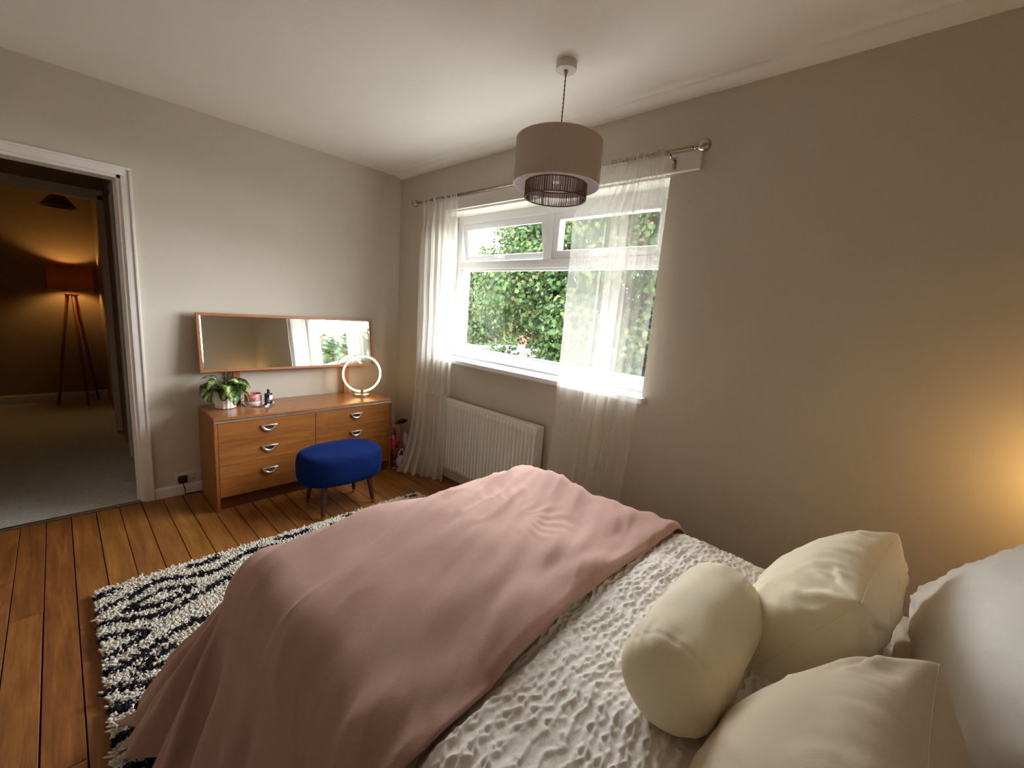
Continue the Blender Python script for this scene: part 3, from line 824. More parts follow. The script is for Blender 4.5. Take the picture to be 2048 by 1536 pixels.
def build_pile():
    # dense where the rug can be seen, sparse under the bed
    def scatter(x0, x1, y0, y1, n): return np.stack([rng.uniform(x0, x1, n), rng.uniform(y0, y1, n)], 1)
    P = np.vstack([scatter(RX0, RX1, -1.42, RY1, 26000), scatter(RX0, -1.62, RY0, -1.42, 18500), scatter(-1.62, RX1, RY0, -1.42, 3500)])
    d = np.full(len(P), 9.0)
    for S in strokes:
        S = np.array(S)
        for a, b in zip(S[:-1], S[1:]):
            ab = b - a; t = np.clip(((P - a) @ ab) / (ab @ ab), 0, 1)
            d = np.minimum(d, np.linalg.norm(P - (a + t[:, None] * ab), axis=1))
    wob = 0.0142 + 0.005 * pn(P[:, 0] * 22, P[:, 1] * 22)
    dark = (d + rng.normal(0, 0.003, len(P))) < wob
    n = len(P)
    # each tuft: a short bent twist of yarn, three-sided
    hgt = rng.uniform(0.012, 0.023, n) * np.where(dark, 1.05, 1.0)
    leanv = rng.normal(0, 0.55, (n, 2)) + np.array([-0.15, 0.25])
    w = rng.uniform(0.0042, 0.0072, n)
    ph = rng.uniform(0, 2 * pi, n)
    prof = [(0.0, 0.0, 0.9), (0.60, 0.40, 1.2), (1.0, 0.9, 0.62)]
    V = np.zeros((n, 9, 3))
    for i, (tz, tl, tw) in enumerate(prof):
        cxy = P + leanv * hgt[:, None] * tl * 0.9
        for k in range(3):
            a = ph + k * 2 * pi / 3
            V[:, i * 3 + k, 0] = cxy[:, 0] + np.cos(a) * w * tw - _rx
            V[:, i * 3 + k, 1] = cxy[:, 1] + np.sin(a) * w * tw - _ry
            V[:, i * 3 + k, 2] = 0.010 + hgt * tz * (1.0 if i < 2 else 0.92)
    F = []
    for i in range(2):
        for k in range(3):
            k2 = (k + 1) % 3
            F.append((i * 3 + k, i * 3 + k2, (i + 1) * 3 + k2)); F.append((i * 3 + k, (i + 1) * 3 + k2, (i + 1) * 3 + k))
    F.append((6, 7, 8))
    F = np.array(F)
    FF = F[None] + (np.arange(n) * 9)[:, None, None]
    me = tri_mesh('pile', V.reshape(-1, 3), FF.reshape(-1, 3), np.repeat(dark.astype(int), len(F)))
    me.materials.append(M_pile); me.materials.append(M_piled)
    o = new_obj('pile', me, None, rug); o['kind'] = 'stuff'
build_pile()

# ------------------------------------------------------------------ dresser with mirror
DL, DR, DF, DB, DH = -1.518, -0.300, -0.432, -0.018, 0.609
dr = empty('dresser', ((DL + DR) / 2, (DF + DB) / 2, 0), 0, 'teak dressing chest of drawers with a long mirror', 'dresser')
ox, oy = (DL + DR) / 2, (DF + DB) / 2
def db(mb, x0, x1, y0, y1, z0, z1, bev=0.0015): return mb.box(x0 - ox, x1 - ox, y0 - oy, y1 - oy, z0, z1, bev, 1)
db(MB(), DL, DL + .018, DF, DB, 0, DH - .018).build('side_panel', M_teakz, dr)
db(MB(), DR - .018, DR, DF, DB, 0, DH - .018).build('side_panel', M_teakz, dr)
db(MB(), DL, DR, DF, DB, DH - .018, DH, 0.002).build('top', M_teaktop, dr)
db(MB(), DL + .02, DR - .02, DF + .03, DF + .046, 0, .086).build('plinth', M_plinth, dr)
mb = MB(); db(mb, DL + .018, DR - .018, DF + .021, DB - .01, .084, DH - .018); mb.build('carcass', M_gap, dr)
db(MB(), DL + .002, DR - .002, DF - .003, DF + .012, DH - .034, DH - .0195, 0.001).build('metal_strip', M_alu, dr)
M_scoop = metal('chrome_scoop', (120, 118, 116), 0.3)
def handle(parent, x, z):
    """half-moon cup pull: flat edge up"""
    R1, R2 = 0.048, 0.030
    y = DF - oy
    mb = MB(); n = 20
    outer, inner = [], []
    sec = [(R1, 0.0), (R1, -0.007), (R1 - 0.004, -0.012), (R2 + 0.003, -0.012), (R2, -0.008), (R2, 0.0)]
    rings = []
    for i in range(n + 1):
        a = pi + pi * i / n
        rings.append([mb.bm.verts.new((x - ox + r * cos(a), y + yy, z + r * sin(a) * 0.88)) for r, yy in sec])
    for i in range(n):
        for k in range(len(sec) - 1):
            mb.bm.faces.new((rings[i][k], rings[i][k + 1], rings[i + 1][k + 1], rings[i + 1][k]))
    mb.box(x - ox - R1 - .001, x - ox + R1 + .001, y - 0.014, y, z - 0.002, z + 0.004, 0.0012, 1)
    h = mb.build('handle', M_chrome, parent, sm=True); h['label'] = 'chrome half-moon handle'
    mb = MB()
    pts = [(x - ox + R2 * cos(pi + pi * i / n), z + R2 * 0.88 * sin(pi + pi * i / n)) for i in range(n + 1)]
    mb.prism(pts, 'xz', y - 0.0035, y - 0.0005)
    mb.build('handle_recess', M_scoop, parent)
def drawer(x0, x1, z0, z1, hx, hz):
    d = MB().box(x0 - ox, x1 - ox, DF - oy, DF - oy + .019, z0, z1, 0.0012, 1).build('drawer', M_teak, dr)
    handle(d, hx, hz)
for (x0, x1, hx) in ((DL + .0195, -.9135, -1.214), (-.9105, DR - .0195, -.606)):
    for z0, z1, hz in ((.4490, .5735, .528), (.2950, .4475, .388), (.088, .2935, .232)):
        drawer(x0, x1, z0, z1, hx, hz)
# mirror, leaning back a little, on two posts
MXc, MW, MHh = -0.902, 1.226, 0.388
mR = Matrix.Translation((MXc - ox, -0.072 - oy, 1.034)) @ Matrix.Rotation(radians(0.5), 4, 'Z') @ Matrix.Rotation(-radians(7.4), 4, 'X')
fw_, fd = 0.018, 0.022
mb = MB()
mb.box(-MW / 2, MW / 2, -fd, 0.004, -MHh / 2, -MHh / 2 + fw_, 0.002, 1, mR); mb.box(-MW / 2, MW / 2, -fd, 0.004, MHh / 2 - fw_, MHh / 2, 0.002, 1, mR)
mb.box(-MW / 2, -MW / 2 + fw_, -fd, 0.004, -MHh / 2 + fw_ * .9, MHh / 2 - fw_ * .9, 0.002, 1, mR); mb.box(MW / 2 - fw_, MW / 2, -fd, 0.004, -MHh / 2 + fw_ * .9, MHh / 2 - fw_ * .9, 0.002, 1, mR)
mf = mb.build('mirror_frame', M_teakf, dr)
mb = MB(); mb.box(-MW / 2 + fw_ - .002, MW / 2 - fw_ + .002, -0.012, -0.004, -MHh / 2 + fw_ - .002, MHh / 2 - fw_ + .002, 0.0, 1, mR)
mb.build('mirror_glass', M_mirror, mf)
mb = MB(); e0 = -MW / 2 + fw_
mb.bm.faces.new([mb.bm.verts.new(mR @ Vector(p)) for p in ((e0, -0.0165, -MHh / 2 + fw_), (e0 + .008, -0.0122, -MHh / 2 + fw_), (e0 + .008, -0.0122, MHh / 2 - fw_), (e0, -0.0165, MHh / 2 - fw_))])
mb.build('mirror_bevel', M_mirror, mf)
MB().box(-MW / 2 + .004, MW / 2 - .004, -0.003, 0.006, -MHh / 2 + .004, MHh / 2 - .004, 0, 1, mR).build('backboard', M_plinth, mf)
for xx in (-1.298, -0.510):
    db(MB(), xx - .021, xx + .021, -0.062, -0.040, DH, 0.98, 0.002).build('mirror_post', wood('teak_post', (170, 104, 56), (138, 80, 40), 'Z', 0.4), dr)

# ------------------------------------------------------------------ things on the dresser
TOP = DH + 0.0005
# ring lamp
rl = empty('ring_lamp', (-0.446, -0.205, TOP), radians(-17), 'lit ring shaped table lamp with a chrome base on the dresser', 'lamp')
MB().lathe([(0, 0), (0.062, 0), (0.064, 0.003), (0.064, 0.016), (0.060, 0.020), (0, 0.020)], 40).build('base', M_chrome, rl, auto=40)
MB().box(-0.012, 0.012, -0.011, 0.011, 0.018, 0.046, 0.002).build('stem', M_steel, rl)
RR = 0.1465
a0 = 0.085
pts = [(RR * sin(a), 0, 0.036 + RR - RR * cos(a)) for a in np.linspace(a0, 2 * pi - a0, 72)]
MB().tube(pts, 0.0078, 12).build('light_ring', emit('ring_led', (1.0, 0.64, 0.26, 1), 5.5), rl, sm=True)
MB().tube([(p[0] * 1.055, p[1], 0.036 + RR + (p[2] - 0.036 - RR) * 1.055) for p in pts], 0.0035, 8).build('ring_rim', M_brass, rl, sm=True)
# tray, candle, bottle
tr = MB().lathe([(0, 0), (0.096, 0), (0.100, 0.002), (0.100, 0.006), (0.098, 0.0075), (0, 0.0075)], 56).build('round_tray', M_mirror, None, auto=40)
tr.location = (-1.192, -0.150, TOP); tag(tr, 'round mirrored tray under the candle and bottle', 'tray')
cd = empty('candle_bowl', (-1.222, -0.138, TOP + 0.0078), 0, 'pink marbled candle jar with a white base on the tray', 'candle')
tm = NT('pink_marble_glaze'); _v = tm.coord('Object')
tm.color(tm.ramp(tm.noise(_v, 28, 6, 0.6, 1.2), [(0.35, lin((176, 88, 92))), (0.5, lin((206, 128, 126))), (0.65, lin((236, 190, 182)))])); tm.set(Roughness=0.35)
MB().lathe([(0.050, 0.017), (0.0525, 0.020), (0.0525, 0.066), (0.050, 0.069), (0.0455, 0.067), (0.044, 0.045), (0, 0.045)], 40).build('bowl', tm.m, cd, auto=40)
MB().lathe([(0, 0), (0.050, 0), (0.0522, 0.002), (0.0522, 0.018), (0.050, 0.0195), (0, 0.0195)], 40).build('base_band', M_white, cd, auto=40)
MB().lathe([(0, 0.052), (0.0435, 0.052), (0.0435, 0.046), (0, 0.046)], 30).build('wax', plain('candle_wax', (206, 150, 140), 0.5), cd)
bt = empty('bottle', (-1.140, -0.190, TOP + 0.0078), radians(18), 'small black bottle with a white label on the tray', 'bottle')
MB().box(-0.021, 0.021, -0.015, 0.015, 0, 0.072, 0.004, 3).build('body', plain('black_glass', (20, 18, 24), 0.12), bt, auto=40)
MB().lathe([(0, 0.072), (0.0075, 0.072), (0.0085, 0.075), (0.0085, 0.098), (0.007, 0.100), (0, 0.100)], 18).build('cap', M_black, bt, auto=40)
MB().box(-0.004, 0.0195, -0.0158, -0.0148, 0.026, 0.060).build('paper_label', plain('label_paper', (226, 224, 226), 0.7), bt)

# potted plant
pp = empty('potted_plant', (-1.392, -0.165, TOP), 0, 'variegated leafy plant in a white fluted pot on the dresser', 'plant')
mb = MB(); n = 60
tp = NT('white_glazed_pot'); tp.color(tp.ramp(tp.noise(tp.coord('Object'), 12, 3), [(0.3, lin((226, 222, 222))), (0.7, lin((240, 238, 238)))])); tp.set(Roughness=0.25)
rings = []
for r, z in [(0.050, 0.0), (0.059, 0.004), (0.063, 0.05), (0.066, 0.110), (0.064, 0.114), (0.060, 0.110), (0.057, 0.09)]:
    rings.append([mb.bm.verts.new(((r - (0.0028 if (k // 2) % 2 and z < 0.112 else 0)) * cos(2 * pi * k / n), (r - (0.0028 if (k // 2) % 2 and z < 0.112 else 0)) * sin(2 * pi * k / n), z)) for k in range(n)])
for a, b in zip(rings[:-1], rings[1:]):
    for k in range(n): mb.bm.faces.new((a[k], a[(k + 1) % n], b[(k + 1) % n], b[k]))
mb.bm.faces.new(rings[0][::-1])
mb.build('pot', tp.m, pp)
MB().lathe([(0, 0.094), (0.058, 0.092), (0.058, 0.086), (0, 0.086)], 24).build('soil', plain('potting_soil', (52, 38, 28), 0.95, var=0.3, scale=60, bump=0.6), pp)
def variegated():
    t = NT('variegated_leaf')
    uv = t.node('ShaderNodeUVMap'); sp = t.node('ShaderNodeSeparateXYZ'); t.link(uv.outputs['UV'], sp.inputs[0])
    au = t.math('ABSOLUTE', sp.outputs[0])
    oi = t.node('ShaderNodeObjectInfo')
    wn = t.noise(t.mapping(t.coord('Object'), (1, 1, 1)), 60, 4, 0.65)
    k = t.math('ADD', t.math('SUBTRACT', wn, t.math('MULTIPLY', au, 0.34)), t.math('MULTIPLY', oi.outputs['Random'], 0.16))
    c = t.ramp(k, [(0.30, lin((56, 84, 38))), (0.40, lin((90, 122, 56))), (0.48, lin((164, 184, 108))), (0.60, lin((220, 226, 166)))])
    t.color(c); t.set(Roughness=0.38)
    tl = t.node('ShaderNodeBsdfTranslucent'); t.link(c, tl.inputs['Color'])
    mx = t.node('ShaderNodeMixShader'); mx.inputs[0].default_value = 0.22
    t.link(t.b.outputs[0], mx.inputs[1]); t.link(tl.outputs[0], mx.inputs[2]); t.link(mx.outputs[0], t.out.inputs['Surface'])
    return t.m
M_var = variegated()
def plant_leaf_mesh(L, W, droop, cup, seed):
    nu, nv = 9, 15
    u = np.linspace(-1, 1, nu); v = np.linspace(0, 1, nv)
    U, V = np.meshgrid(u, v, indexing='ij')
    wid = W * np.sin(pi * np.clip(V, 0, 1) ** 0.8) ** 0.75 * (1 - 0.25 * V) + 0.0008
    ang = droop * V ** 1.3
    # centre line curves downwards
    ds = L / (nv - 1)
    a1 = droop * v ** 1.2
    cxl = np.concatenate([[0], np.cumsum(np.cos(a1[:-1]) * ds)]); czl = -np.concatenate([[0], np.cumsum(np.sin(a1[:-1]) * ds)])
    x = cxl[None, :] + 0 * U; z = czl[None, :] + cup * wid * U ** 2 + 0.004 * np.sin(V * 14 + seed) * np.abs(U) ** 2
    y = U * wid
    me = grid_mesh('leaf', np.stack([x, y, z], -1), uv=np.stack([U, V], -1)); me.materials.append(M_var)
    return me
lm = [plant_leaf_mesh(0.150, 0.054, 2.1, 0.26, 0), plant_leaf_mesh(0.132, 0.050, 2.5, 0.20, 2), plant_leaf_mesh(0.155, 0.052, 1.8, 0.30, 4), plant_leaf_mesh(0.115, 0.042, 2.2, 0.26, 5)]
M_stem = plain('plant_stem', (120, 140, 74), 0.5)
for i in range(26):
    a = i * 2.399 + rng.uniform(-0.3, 0.3)
    lvl = i / 26
    r = 0.030 + 0.018 * rng.random(); zt = 0.108 + 0.085 * lvl + rng.uniform(-.008, .008)
    p = Vector((r * cos(a), r * sin(a), zt))
    sc = 1.0 if lvl < 0.75 else 0.8
    o = new_obj('leaf', lm[i % 4], None, pp, p, (rng.uniform(-.25, .25), rng.uniform(-0.45, 0.25) - 0.30 * lvl, a))
    o.scale = (sc, sc, sc)
    MB().tube([(0.02 * cos(a), 0.02 * sin(a), 0.092), (0.6 * p.x, 0.6 * p.y, 0.092 + (zt - 0.092) * 0.6), p], [0.0032, 0.0026, 0.0018], 6).build('stem', M_stem, pp, sm=True)
# one rolled young leaf and a long leaf out to the side
MB().tube([(0, 0, 0.15), (0.008, 0.004, 0.20), (0.004, 0.0, 0.225), (0.022, 0.0, 0.262)], [0.002, 0.0035, 0.0055, 0.0008], 8).build('young_leaf', plain('young_leaf', (92, 84, 48), 0.5), pp, sm=True)
o = new_obj('leaf', lm[2], None, pp, (0.045, -0.02, 0.165), (0.5, -0.15, radians(-8))); o.scale = (0.75, 0.55, 0.55)

# ------------------------------------------------------------------ stool
st = empty('stool', (-0.886, -0.770, 0), 0, 'oval blue velvet stool with dark wooden legs', 'stool')
def velvet():
    t = NT('blue_velvet'); v = t.coord('Object')
    t.color(t.ramp(t.noise(v, 7, 5, 0.6), [(0.3, lin((7, 24, 68))), (0.7, lin((11, 34, 90)))]))
    t.set(Roughness=0.9); t.b.inputs['Specular IOR Level'].default_value = 0.1
    t.b.inputs['Sheen Weight'].default_value = 0.28; t.b.inputs['Sheen Roughness'].default_value = 0.3; t.b.inputs['Sheen Tint'].default_value = lin((60, 110, 210))
    t.bump(t.noise(v, 160, 3), 0.1, 0.002)
    return t.m
n = 72
prof = [(0.0, 0.205), (0.86, 0.205), (0.95, 0.212), (0.985, 0.235), (1.0, 0.275), (1.005, 0.32), (0.995, 0.352), (0.975, 0.376), (0.93, 0.393), (0.85, 0.403), (0.6, 0.411), (0.3, 0.415), (0.0, 0.416)]
Pm = np.zeros((n, len(prof), 3))
for j, (r, z) in enumerate(prof):
    for k in range(n):
        a = 2 * pi * k / n
        e = 2 / 2.5
        Pm[k, j] = (0.272 * r * np.sign(cos(a)) * abs(cos(a)) ** e, 0.185 * r * np.sign(sin(a)) * abs(sin(a)) ** e, z)
new_obj('seat', grid_mesh('seat', Pm, closed_u=True), velvet(), st)
for (lx, ly) in ((-0.159, 0.152), (-0.182, -0.146), (0.179, -0.118), (0.155, 0.115)):
    tx, ty = lx * 0.86, ly * 0.80
    foot = Vector((lx, ly, 0)); tp_ = Vector((tx, ty, 0.215)); f1 = foot.lerp(tp_, 0.14)
    l = MB().tube([f1, tp_], [0.0115, 0.020], 16).build('leg', M_darkwood, st, sm=False)
    MB().tube([foot, f1], [0.0095, 0.0122], 16).build('brass_ferrule', M_brass, l)

# ------------------------------------------------------------------ curtain rod, batten, curtains
ba = MB().box(-0.024, -0.0005, -2.565, -0.42, 2.107, 2.190, 0.002, 1).build('curtain_batten', M_white)
tag(ba, 'white painted batten on the wall above the window', 'batten')
RZ, RXr = 2.181, -0.088
rod = empty('curtain_rod', (RXr, -1.48, RZ), 0, 'thin steel curtain rod with ball ends above the window', 'curtain rod')
MB().tube([(0, 1.10, 0), (0, -1.09, 0)], 0.0085, 16).build('pole', M_steel, rod, sm=True)
for s_, y_ in ((1, 1.10), (-1, -1.09)):
    prof = [(0, -0.012), (0.012, -0.012), (0.013, -0.004), (0.009, 0.0), (0.009, 0.004)] + [(0.029 * sin(a), 0.031 - 0.029 * cos(a)) for a in np.linspace(0.42, pi, 14)]
    prof[-1] = (0, 0.060)
    M_ = Matrix.Translation((0, y_, 0)) @ Matrix.Rotation(-s_ * pi / 2, 4, 'X')
    MB().lathe(prof, 24, M=M_).build('finial', M_steel, rod, sm=True)
for yb in (0.93, -0.02, -0.965):
    mb = MB()
    mb.tube([(0.0, yb, -0.012), (0.012, yb, -0.020), (0.040, yb, -0.018), (0.062, yb, -0.020)], 0.0055, 8)
    mb.box(0.060, 0.0635, yb - 0.009, yb + 0.009, -0.062, -0.004, 0.001, 1)
    mb.tube([(0, yb + 0.011 * 0, 0.0) if False else (0.010 * cos(a), yb, 0.0105 * sin(a)) for a in np.linspace(-pi, 0, 9)], 0.003, 6)
    mb.build('bracket', M_steel, rod, sm=True)

def sheer_mat(name, d0, d1):
    t = NT(name)
    uv = t.node('ShaderNodeUVMap'); sp = t.node('ShaderNodeSeparateXYZ'); t.link(uv.outputs['UV'], sp.inputs[0])
    u, v = sp.outputs[0], sp.outputs[1]
    wob = t.math('MULTIPLY', t.math('SINE', t.math('MULTIPLY', v, 95.0)), 0.0022)
    us = t.math('DIVIDE', t.math('ADD', u, wob), 0.062)
    fu = t.math('SUBTRACT', t.math('FRACT', us), 0.5)
    onl = t.math('LESS_THAN', t.math('ABSOLUTE', fu), 0.035)
    vs = t.math('DIVIDE', v, 0.0135)
    wn = t.node('ShaderNodeTexWhiteNoise', noise_dimensions='2D')
    cmb = t.node('ShaderNodeCombineXYZ'); t.link(t.math('FLOOR', us), cmb.inputs[0]); t.link(t.math('FLOOR', vs), cmb.inputs[1]); t.link(cmb.outputs[0], wn.inputs['Vector'])
    dot = t.math('MULTIPLY', t.math('MULTIPLY', onl, t.math('GREATER_THAN', wn.outputs['Value'], 0.55)), t.math('LESS_THAN', t.math('ABSOLUTE', t.math('SUBTRACT', t.math('FRACT', vs), 0.5)), 0.34))
    # fine slubs of the weave change its density a little
    wv = t.noise(t.mapping(uv.outputs['UV'], (900, 14, 1)), 1.0, 2)
    dens = t.math('ADD', d0, t.math('MULTIPLY', wv, d1))
    dens = t.math('MAXIMUM', dens, t.math('MULTIPLY', dot, 0.93))
    col = t.mix(dot, lin((240, 236, 228)), lin((176, 160, 144)))
    df = t.node('ShaderNodeBsdfDiffuse'); t.link(col, df.inputs['Color'])
    tl = t.node('ShaderNodeBsdfTranslucent'); t.link(col, tl.inputs['Color'])
    m1 = t.node('ShaderNodeMixShader'); m1.inputs[0].default_value = 0.3
    t.link(df.outputs[0], m1.inputs[1]); t.link(tl.outputs[0], m1.inputs[2])
    tp_ = t.node('ShaderNodeBsdfTransparent')
    m2 = t.node('ShaderNodeMixShader'); t.link(dens, m2.inputs[0]); t.link(tp_.outputs[0], m2.inputs[1]); t.link(m1.outputs[0], m2.inputs[2])
    t.link(m2.outputs[0], t.out.inputs['Surface'])
    return t.m
M_sheer = sheer_mat('embroidered_voile', 0.36, 0.2)
M_sheer2 = sheer_mat('embroidered_voile_fine', 0.23, 0.16)

def curtain(name, y_top, y_mid, y_bot, ufun, depth, label, seed, width, nu=220, nz=120, foot=None, ztop=2.196, zbot=0.012):
    """y_*: (left, right) extents at the rod, below the heading and at the floor; ufun folds cloth across the width"""
    u = np.linspace(0, 1, nu); q = np.linspace(0, 1, nz)
    U, Q = np.meshgrid(u, q, indexing='ij')
    Zc = ztop + (zbot - ztop) * Q
    k = sstep(0.0, 0.13, Q)
    k2 = Q ** 1.6
    yl = y_top[0] + (y_mid[0] - y_top[0]) * k + (y_bot[0] - y_mid[0]) * k2
    yr = y_top[1] + (y_mid[1] - y_top[1]) * k + (y_bot[1] - y_mid[1]) * k2
    w, d = ufun(U, Q)
    Yc = yl + (yr - yl) * w
    calm = 0.25 + 0.75 * sstep(0.02, 0.16, Q)
    gather = (1 - sstep(0.0, 0.10, Q))
    Xc = RXr + depth * d * calm + gather * 0.006 * np.sin(U * 170 + 3 * pn(U * 20, Q * 5 + seed)) 
    Xc = Xc + 0.006 * pn(U * 8 + seed, Q * 6)
    # rod pocket: cloth goes around the pole
    pocket = np.exp(-((Zc - RZ) / 0.016) ** 2)
    Xc = Xc - 0.0115 * pocket
    Zc = Zc + gather * 0.004 * np.sin(U * 120 + seed)
    if foot is not None:
        fx, fy = foot(U, Q); Xc = Xc + fx; Yc = Yc + fy
    Xc = np.minimum(Xc, np.where(Zc > 2.09, -0.030, np.where((Zc > 0.93) & (Zc < 1.02), -0.056, np.where(Zc < 0.70, -0.112 if name == 'sheer_curtain_left' else -0.026, -0.02))))
    o = new_obj('sheer_curtain', grid_mesh('sheer_curtain', np.stack([Xc, Yc, Zc], -1), uv=np.stack([U * width, Zc], -1)), M_sheer if seed < 2 else M_sheer2)
    tag(o, label, 'curtain', 'sheer curtains at the window')
    return o
def folds_left(U, Q):
    n1 = pn(U * 3 + 1, Q * 1.1)
    w = U + 0.050 * np.sin(U * 2 * pi * 6.5 + 1.2 * n1) * (0.6 + 0.4 * Q) * np.sin(pi * U) ** 0.5
    d = np.sin(U * 2 * pi * 6.5 + 1.2 * n1 + 1.3) + 0.35 * np.sin(U * 2 * pi * 15 + 2 * n1)
    return w, d
def foot_left(U, Q):
    k = Q ** 7
    kick = (1 - U) ** 1.2
    return -0.175 * k * kick - 0.030 * k, -0.03 * k * kick + 0.012 * k * np.sin(U * 30)
curtain('sheer_curtain_left', (-0.455, -0.885), (-0.435, -0.895), (-0.470, -0.900), folds_left, 0.020,
        'sheer white curtain hanging next to the dresser corner', 1.0, 1.25, foot=foot_left)
def folds_right(U, Q):
    # plain single layers at both sides, a bunch of overlapping folds in the middle
    n1 = pn(U * 2.5 + 7, Q * 0.9)
    mid = np.exp(-((U - 0.56) / 0.17) ** 2)
    base = np.where(U < 0.36, U / 0.36 * 0.40, np.where(U > 0.74, 0.72 + (U - 0.74) / 0.26 * 0.28, 0.40 + (U - 0.36) / 0.38 * 0.32))
    w = base + mid * (0.055 * np.sin(U * 2 * pi * 9 + 0.9 * n1 + 0.5 * Q)) + 0.008 * np.sin(U * 60)
    d = (0.25 + mid) * np.sin(U * 2 * pi * 9 + 0.9 * n1 + 1.5) + 0.3 * np.sin(U * 2 * pi * 4 + 2 * Q)
    return w, d
def foot_right(U, Q):
    return -0.035 * sstep(0.5, 1.0, Q) + 0 * U, 0.0 * U
curtain('sheer_curtain_right', (-2.075, -2.420), (-1.915, -2.458), (-1.905, -2.405), folds_right, 0.022,
        'sheer white curtain hanging behind the foot of the bed', 4.0, 1.35, foot=foot_right)

# ------------------------------------------------------------------ pendant lamp
pl = empty('pendant_lamp', (-0.553, -2.148, 2.45), 0, 'hanging ceiling lamp with taupe drum shade and brown string ring', 'lamp')
PZ = -2.45
mb = MB().lathe([(0, -0.034), (0.042, -0.034), (0.044, -0.032), (0.0445, 0.006), (0, 0.006)], 40); mb.build('ceiling_rose', plain('rose_plastic', (206, 200, 190), 0.5), pl, auto=40)
MB().lathe([(0, -0.052), (0.005, -0.052), (0.010, -0.034), (0, -0.034)], 16).build('cord_grip', plain('grip_plastic', (170, 164, 156), 0.5), pl, sm=True)
mb = MB()
for ph in (0, pi):
    mb.tube([(0.0016 * cos(a * 1.0 + ph), 0.0016 * sin(a + ph), -0.045 - a * 0.0055) for a in np.linspace(0, 78, 240)], 0.0019, 6)
mb.build('twisted_cord', plain('taupe_flex', (150, 118, 108), 0.7), pl, sm=True)
t = NT('taupe_linen_shade'); v_ = t.coord('Object')
fz = t.math('ADD', t.math('MULTIPLY', t.noise(t.mapping(v_, (20, 20, 600)), 1, 2), 0.5), t.math('MULTIPLY', t.noise(t.mapping(v_, (500, 500, 10)), 1, 2), 0.5))
t.color(t.ramp(fz, [(0.35, lin((210, 194, 182))), (0.65, lin((230, 216, 205)))])); t.set(Roughness=0.9); t.bump(fz, 0.15, 0.002)
tl = t.node('ShaderNodeBsdfTranslucent'); tl.inputs['Color'].default_value = lin((200, 182, 168))
mx = t.node('ShaderNodeMixShader'); mx.inputs[0].default_value = 0.35
t.link(t.b.outputs[0], mx.inputs[1]); t.link(tl.outputs[0], mx.inputs[2]); t.link(mx.outputs[0], t.out.inputs['Surface'])
zt_, zb_ = 2.134 + PZ, 1.951 + PZ
MB().lathe([(0.1905, zt_), (0.1905, zb_)], 96).build('shade', t.m, pl, sm=True)
MB().lathe([(0.1885, zt_), (0.1885, zb_)], 96).build('shade_lining', plain('lilac_white_lining', (226, 214, 220), 0.7), pl, sm=True)
for zz in (zt_, zb_):
    MB().tube([(0.1897 * cos(a), 0.1897 * sin(a), zz) for a in np.linspace(0, 2 * pi, 96, endpoint=False)], 0.0022, 6, closed=True).build('rim', plain('shade_rim', (214, 200, 192), 0.7), pl, sm=True)
# diffuser-like inner plate ring above and the wire spider
mb = MB()
for k in range(3):
    a = k * 2 * pi / 3 + 0.4
    mb.tube([(0.02 * cos(a), 0.02 * sin(a), zb_ + 0.02), (0.188 * cos(a), 0.188 * sin(a), zb_ + 0.02)], 0.0018, 6)
mb.tube([(0.134 * cos(a), 0.134 * sin(a), zb_ + 0.012) for a in np.linspace(0, 2 * pi, 60, endpoint=False)], 0.0015, 6, closed=True)
mb.build('spider', M_white, pl, sm=True)
MB().lathe([(0, zb_ + 0.10), (0.019, zb_ + 0.10), (0.021, zb_ + 0.03), (0.019, zb_ + 0.015), (0, zb_ + 0.015)], 20).build('lamp_holder', M_pvc, pl, auto=40)
M_string = plain('brown_paper_string', (112, 88, 74), 0.8, var=0.2, scale=90)
sr = None
for zz in (zb_ + 0.006, 1.897 + PZ):
    MB().tube([(0.134 * cos(a), 0.134 * sin(a), zz) for a in np.linspace(0, 2 * pi, 80, endpoint=False)], 0.0028, 6, closed=True).build('string_hoop', M_string, pl, sm=True)
mb = MB()
for k in range(150):
    a = 2 * pi * k / 150 + rng.uniform(-0.006, 0.006)
    a2 = a + rng.uniform(-0.012, 0.012)
    for rr_ in (0.1375, 0.1305):
        if rr_ < 0.134 and k % 2: continue
        mb.tube([(rr_ * cos(a), rr_ * sin(a), zb_ + 0.008), (rr_ * cos(a2), rr_ * sin(a2), 1.895 + PZ)], 0.0013, 4, cap=False)
o = mb.build('string_winding', M_string, pl); o['kind'] = 'stuff'

# ------------------------------------------------------------------ radiator
ra = empty('radiator', (-0.062, -1.297, 0), 0, 'white panel radiator on the wall below the window', 'radiator')
ny = 30
pitch = 1.004 / ny
prof = []
for i in range(ny):
    y0 = -0.502 + i * pitch
    prof += [(y0 + pitch * 0.00, -0.038), (y0 + pitch * 0.22, -0.038), (y0 + pitch * 0.36, -0.031), (y0 + pitch * 0.86, -0.031), (y0 + pitch * 1.0, -0.038)]
zs = [0.118, 0.124, 0.150, 0.162, 0.612, 0.626, 0.650, 0.664]
ks = [0, 0, 0, 1, 1, 0, 0, 0]
xo = [0.006, 0, 0, 0, 0, 0, 0, 0.006]
P = np.zeros((len(prof), len(zs), 3))
for i, (yy, xx) in enumerate(prof):
    for j, (zz, kk, xq) in enumerate(zip(zs, ks, xo)):
        P[i, j] = (-0.038 + (xx + 0.038) * kk + xq, yy, zz)
new_obj('front_panel', grid_mesh('front_panel', P, sm=False), M_rad, ra)
MB().box(0.028, 0.034, -0.502, 0.502, 0.118, 0.664, 0.001, 1).build('back_panel', M_rad, ra)
mb = MB(); mb.box(-0.036, 0.034, -0.506, 0.506, 0.660, 0.674, 0.003, 2); mb.build('top_grille', M_rad, ra, auto=40)
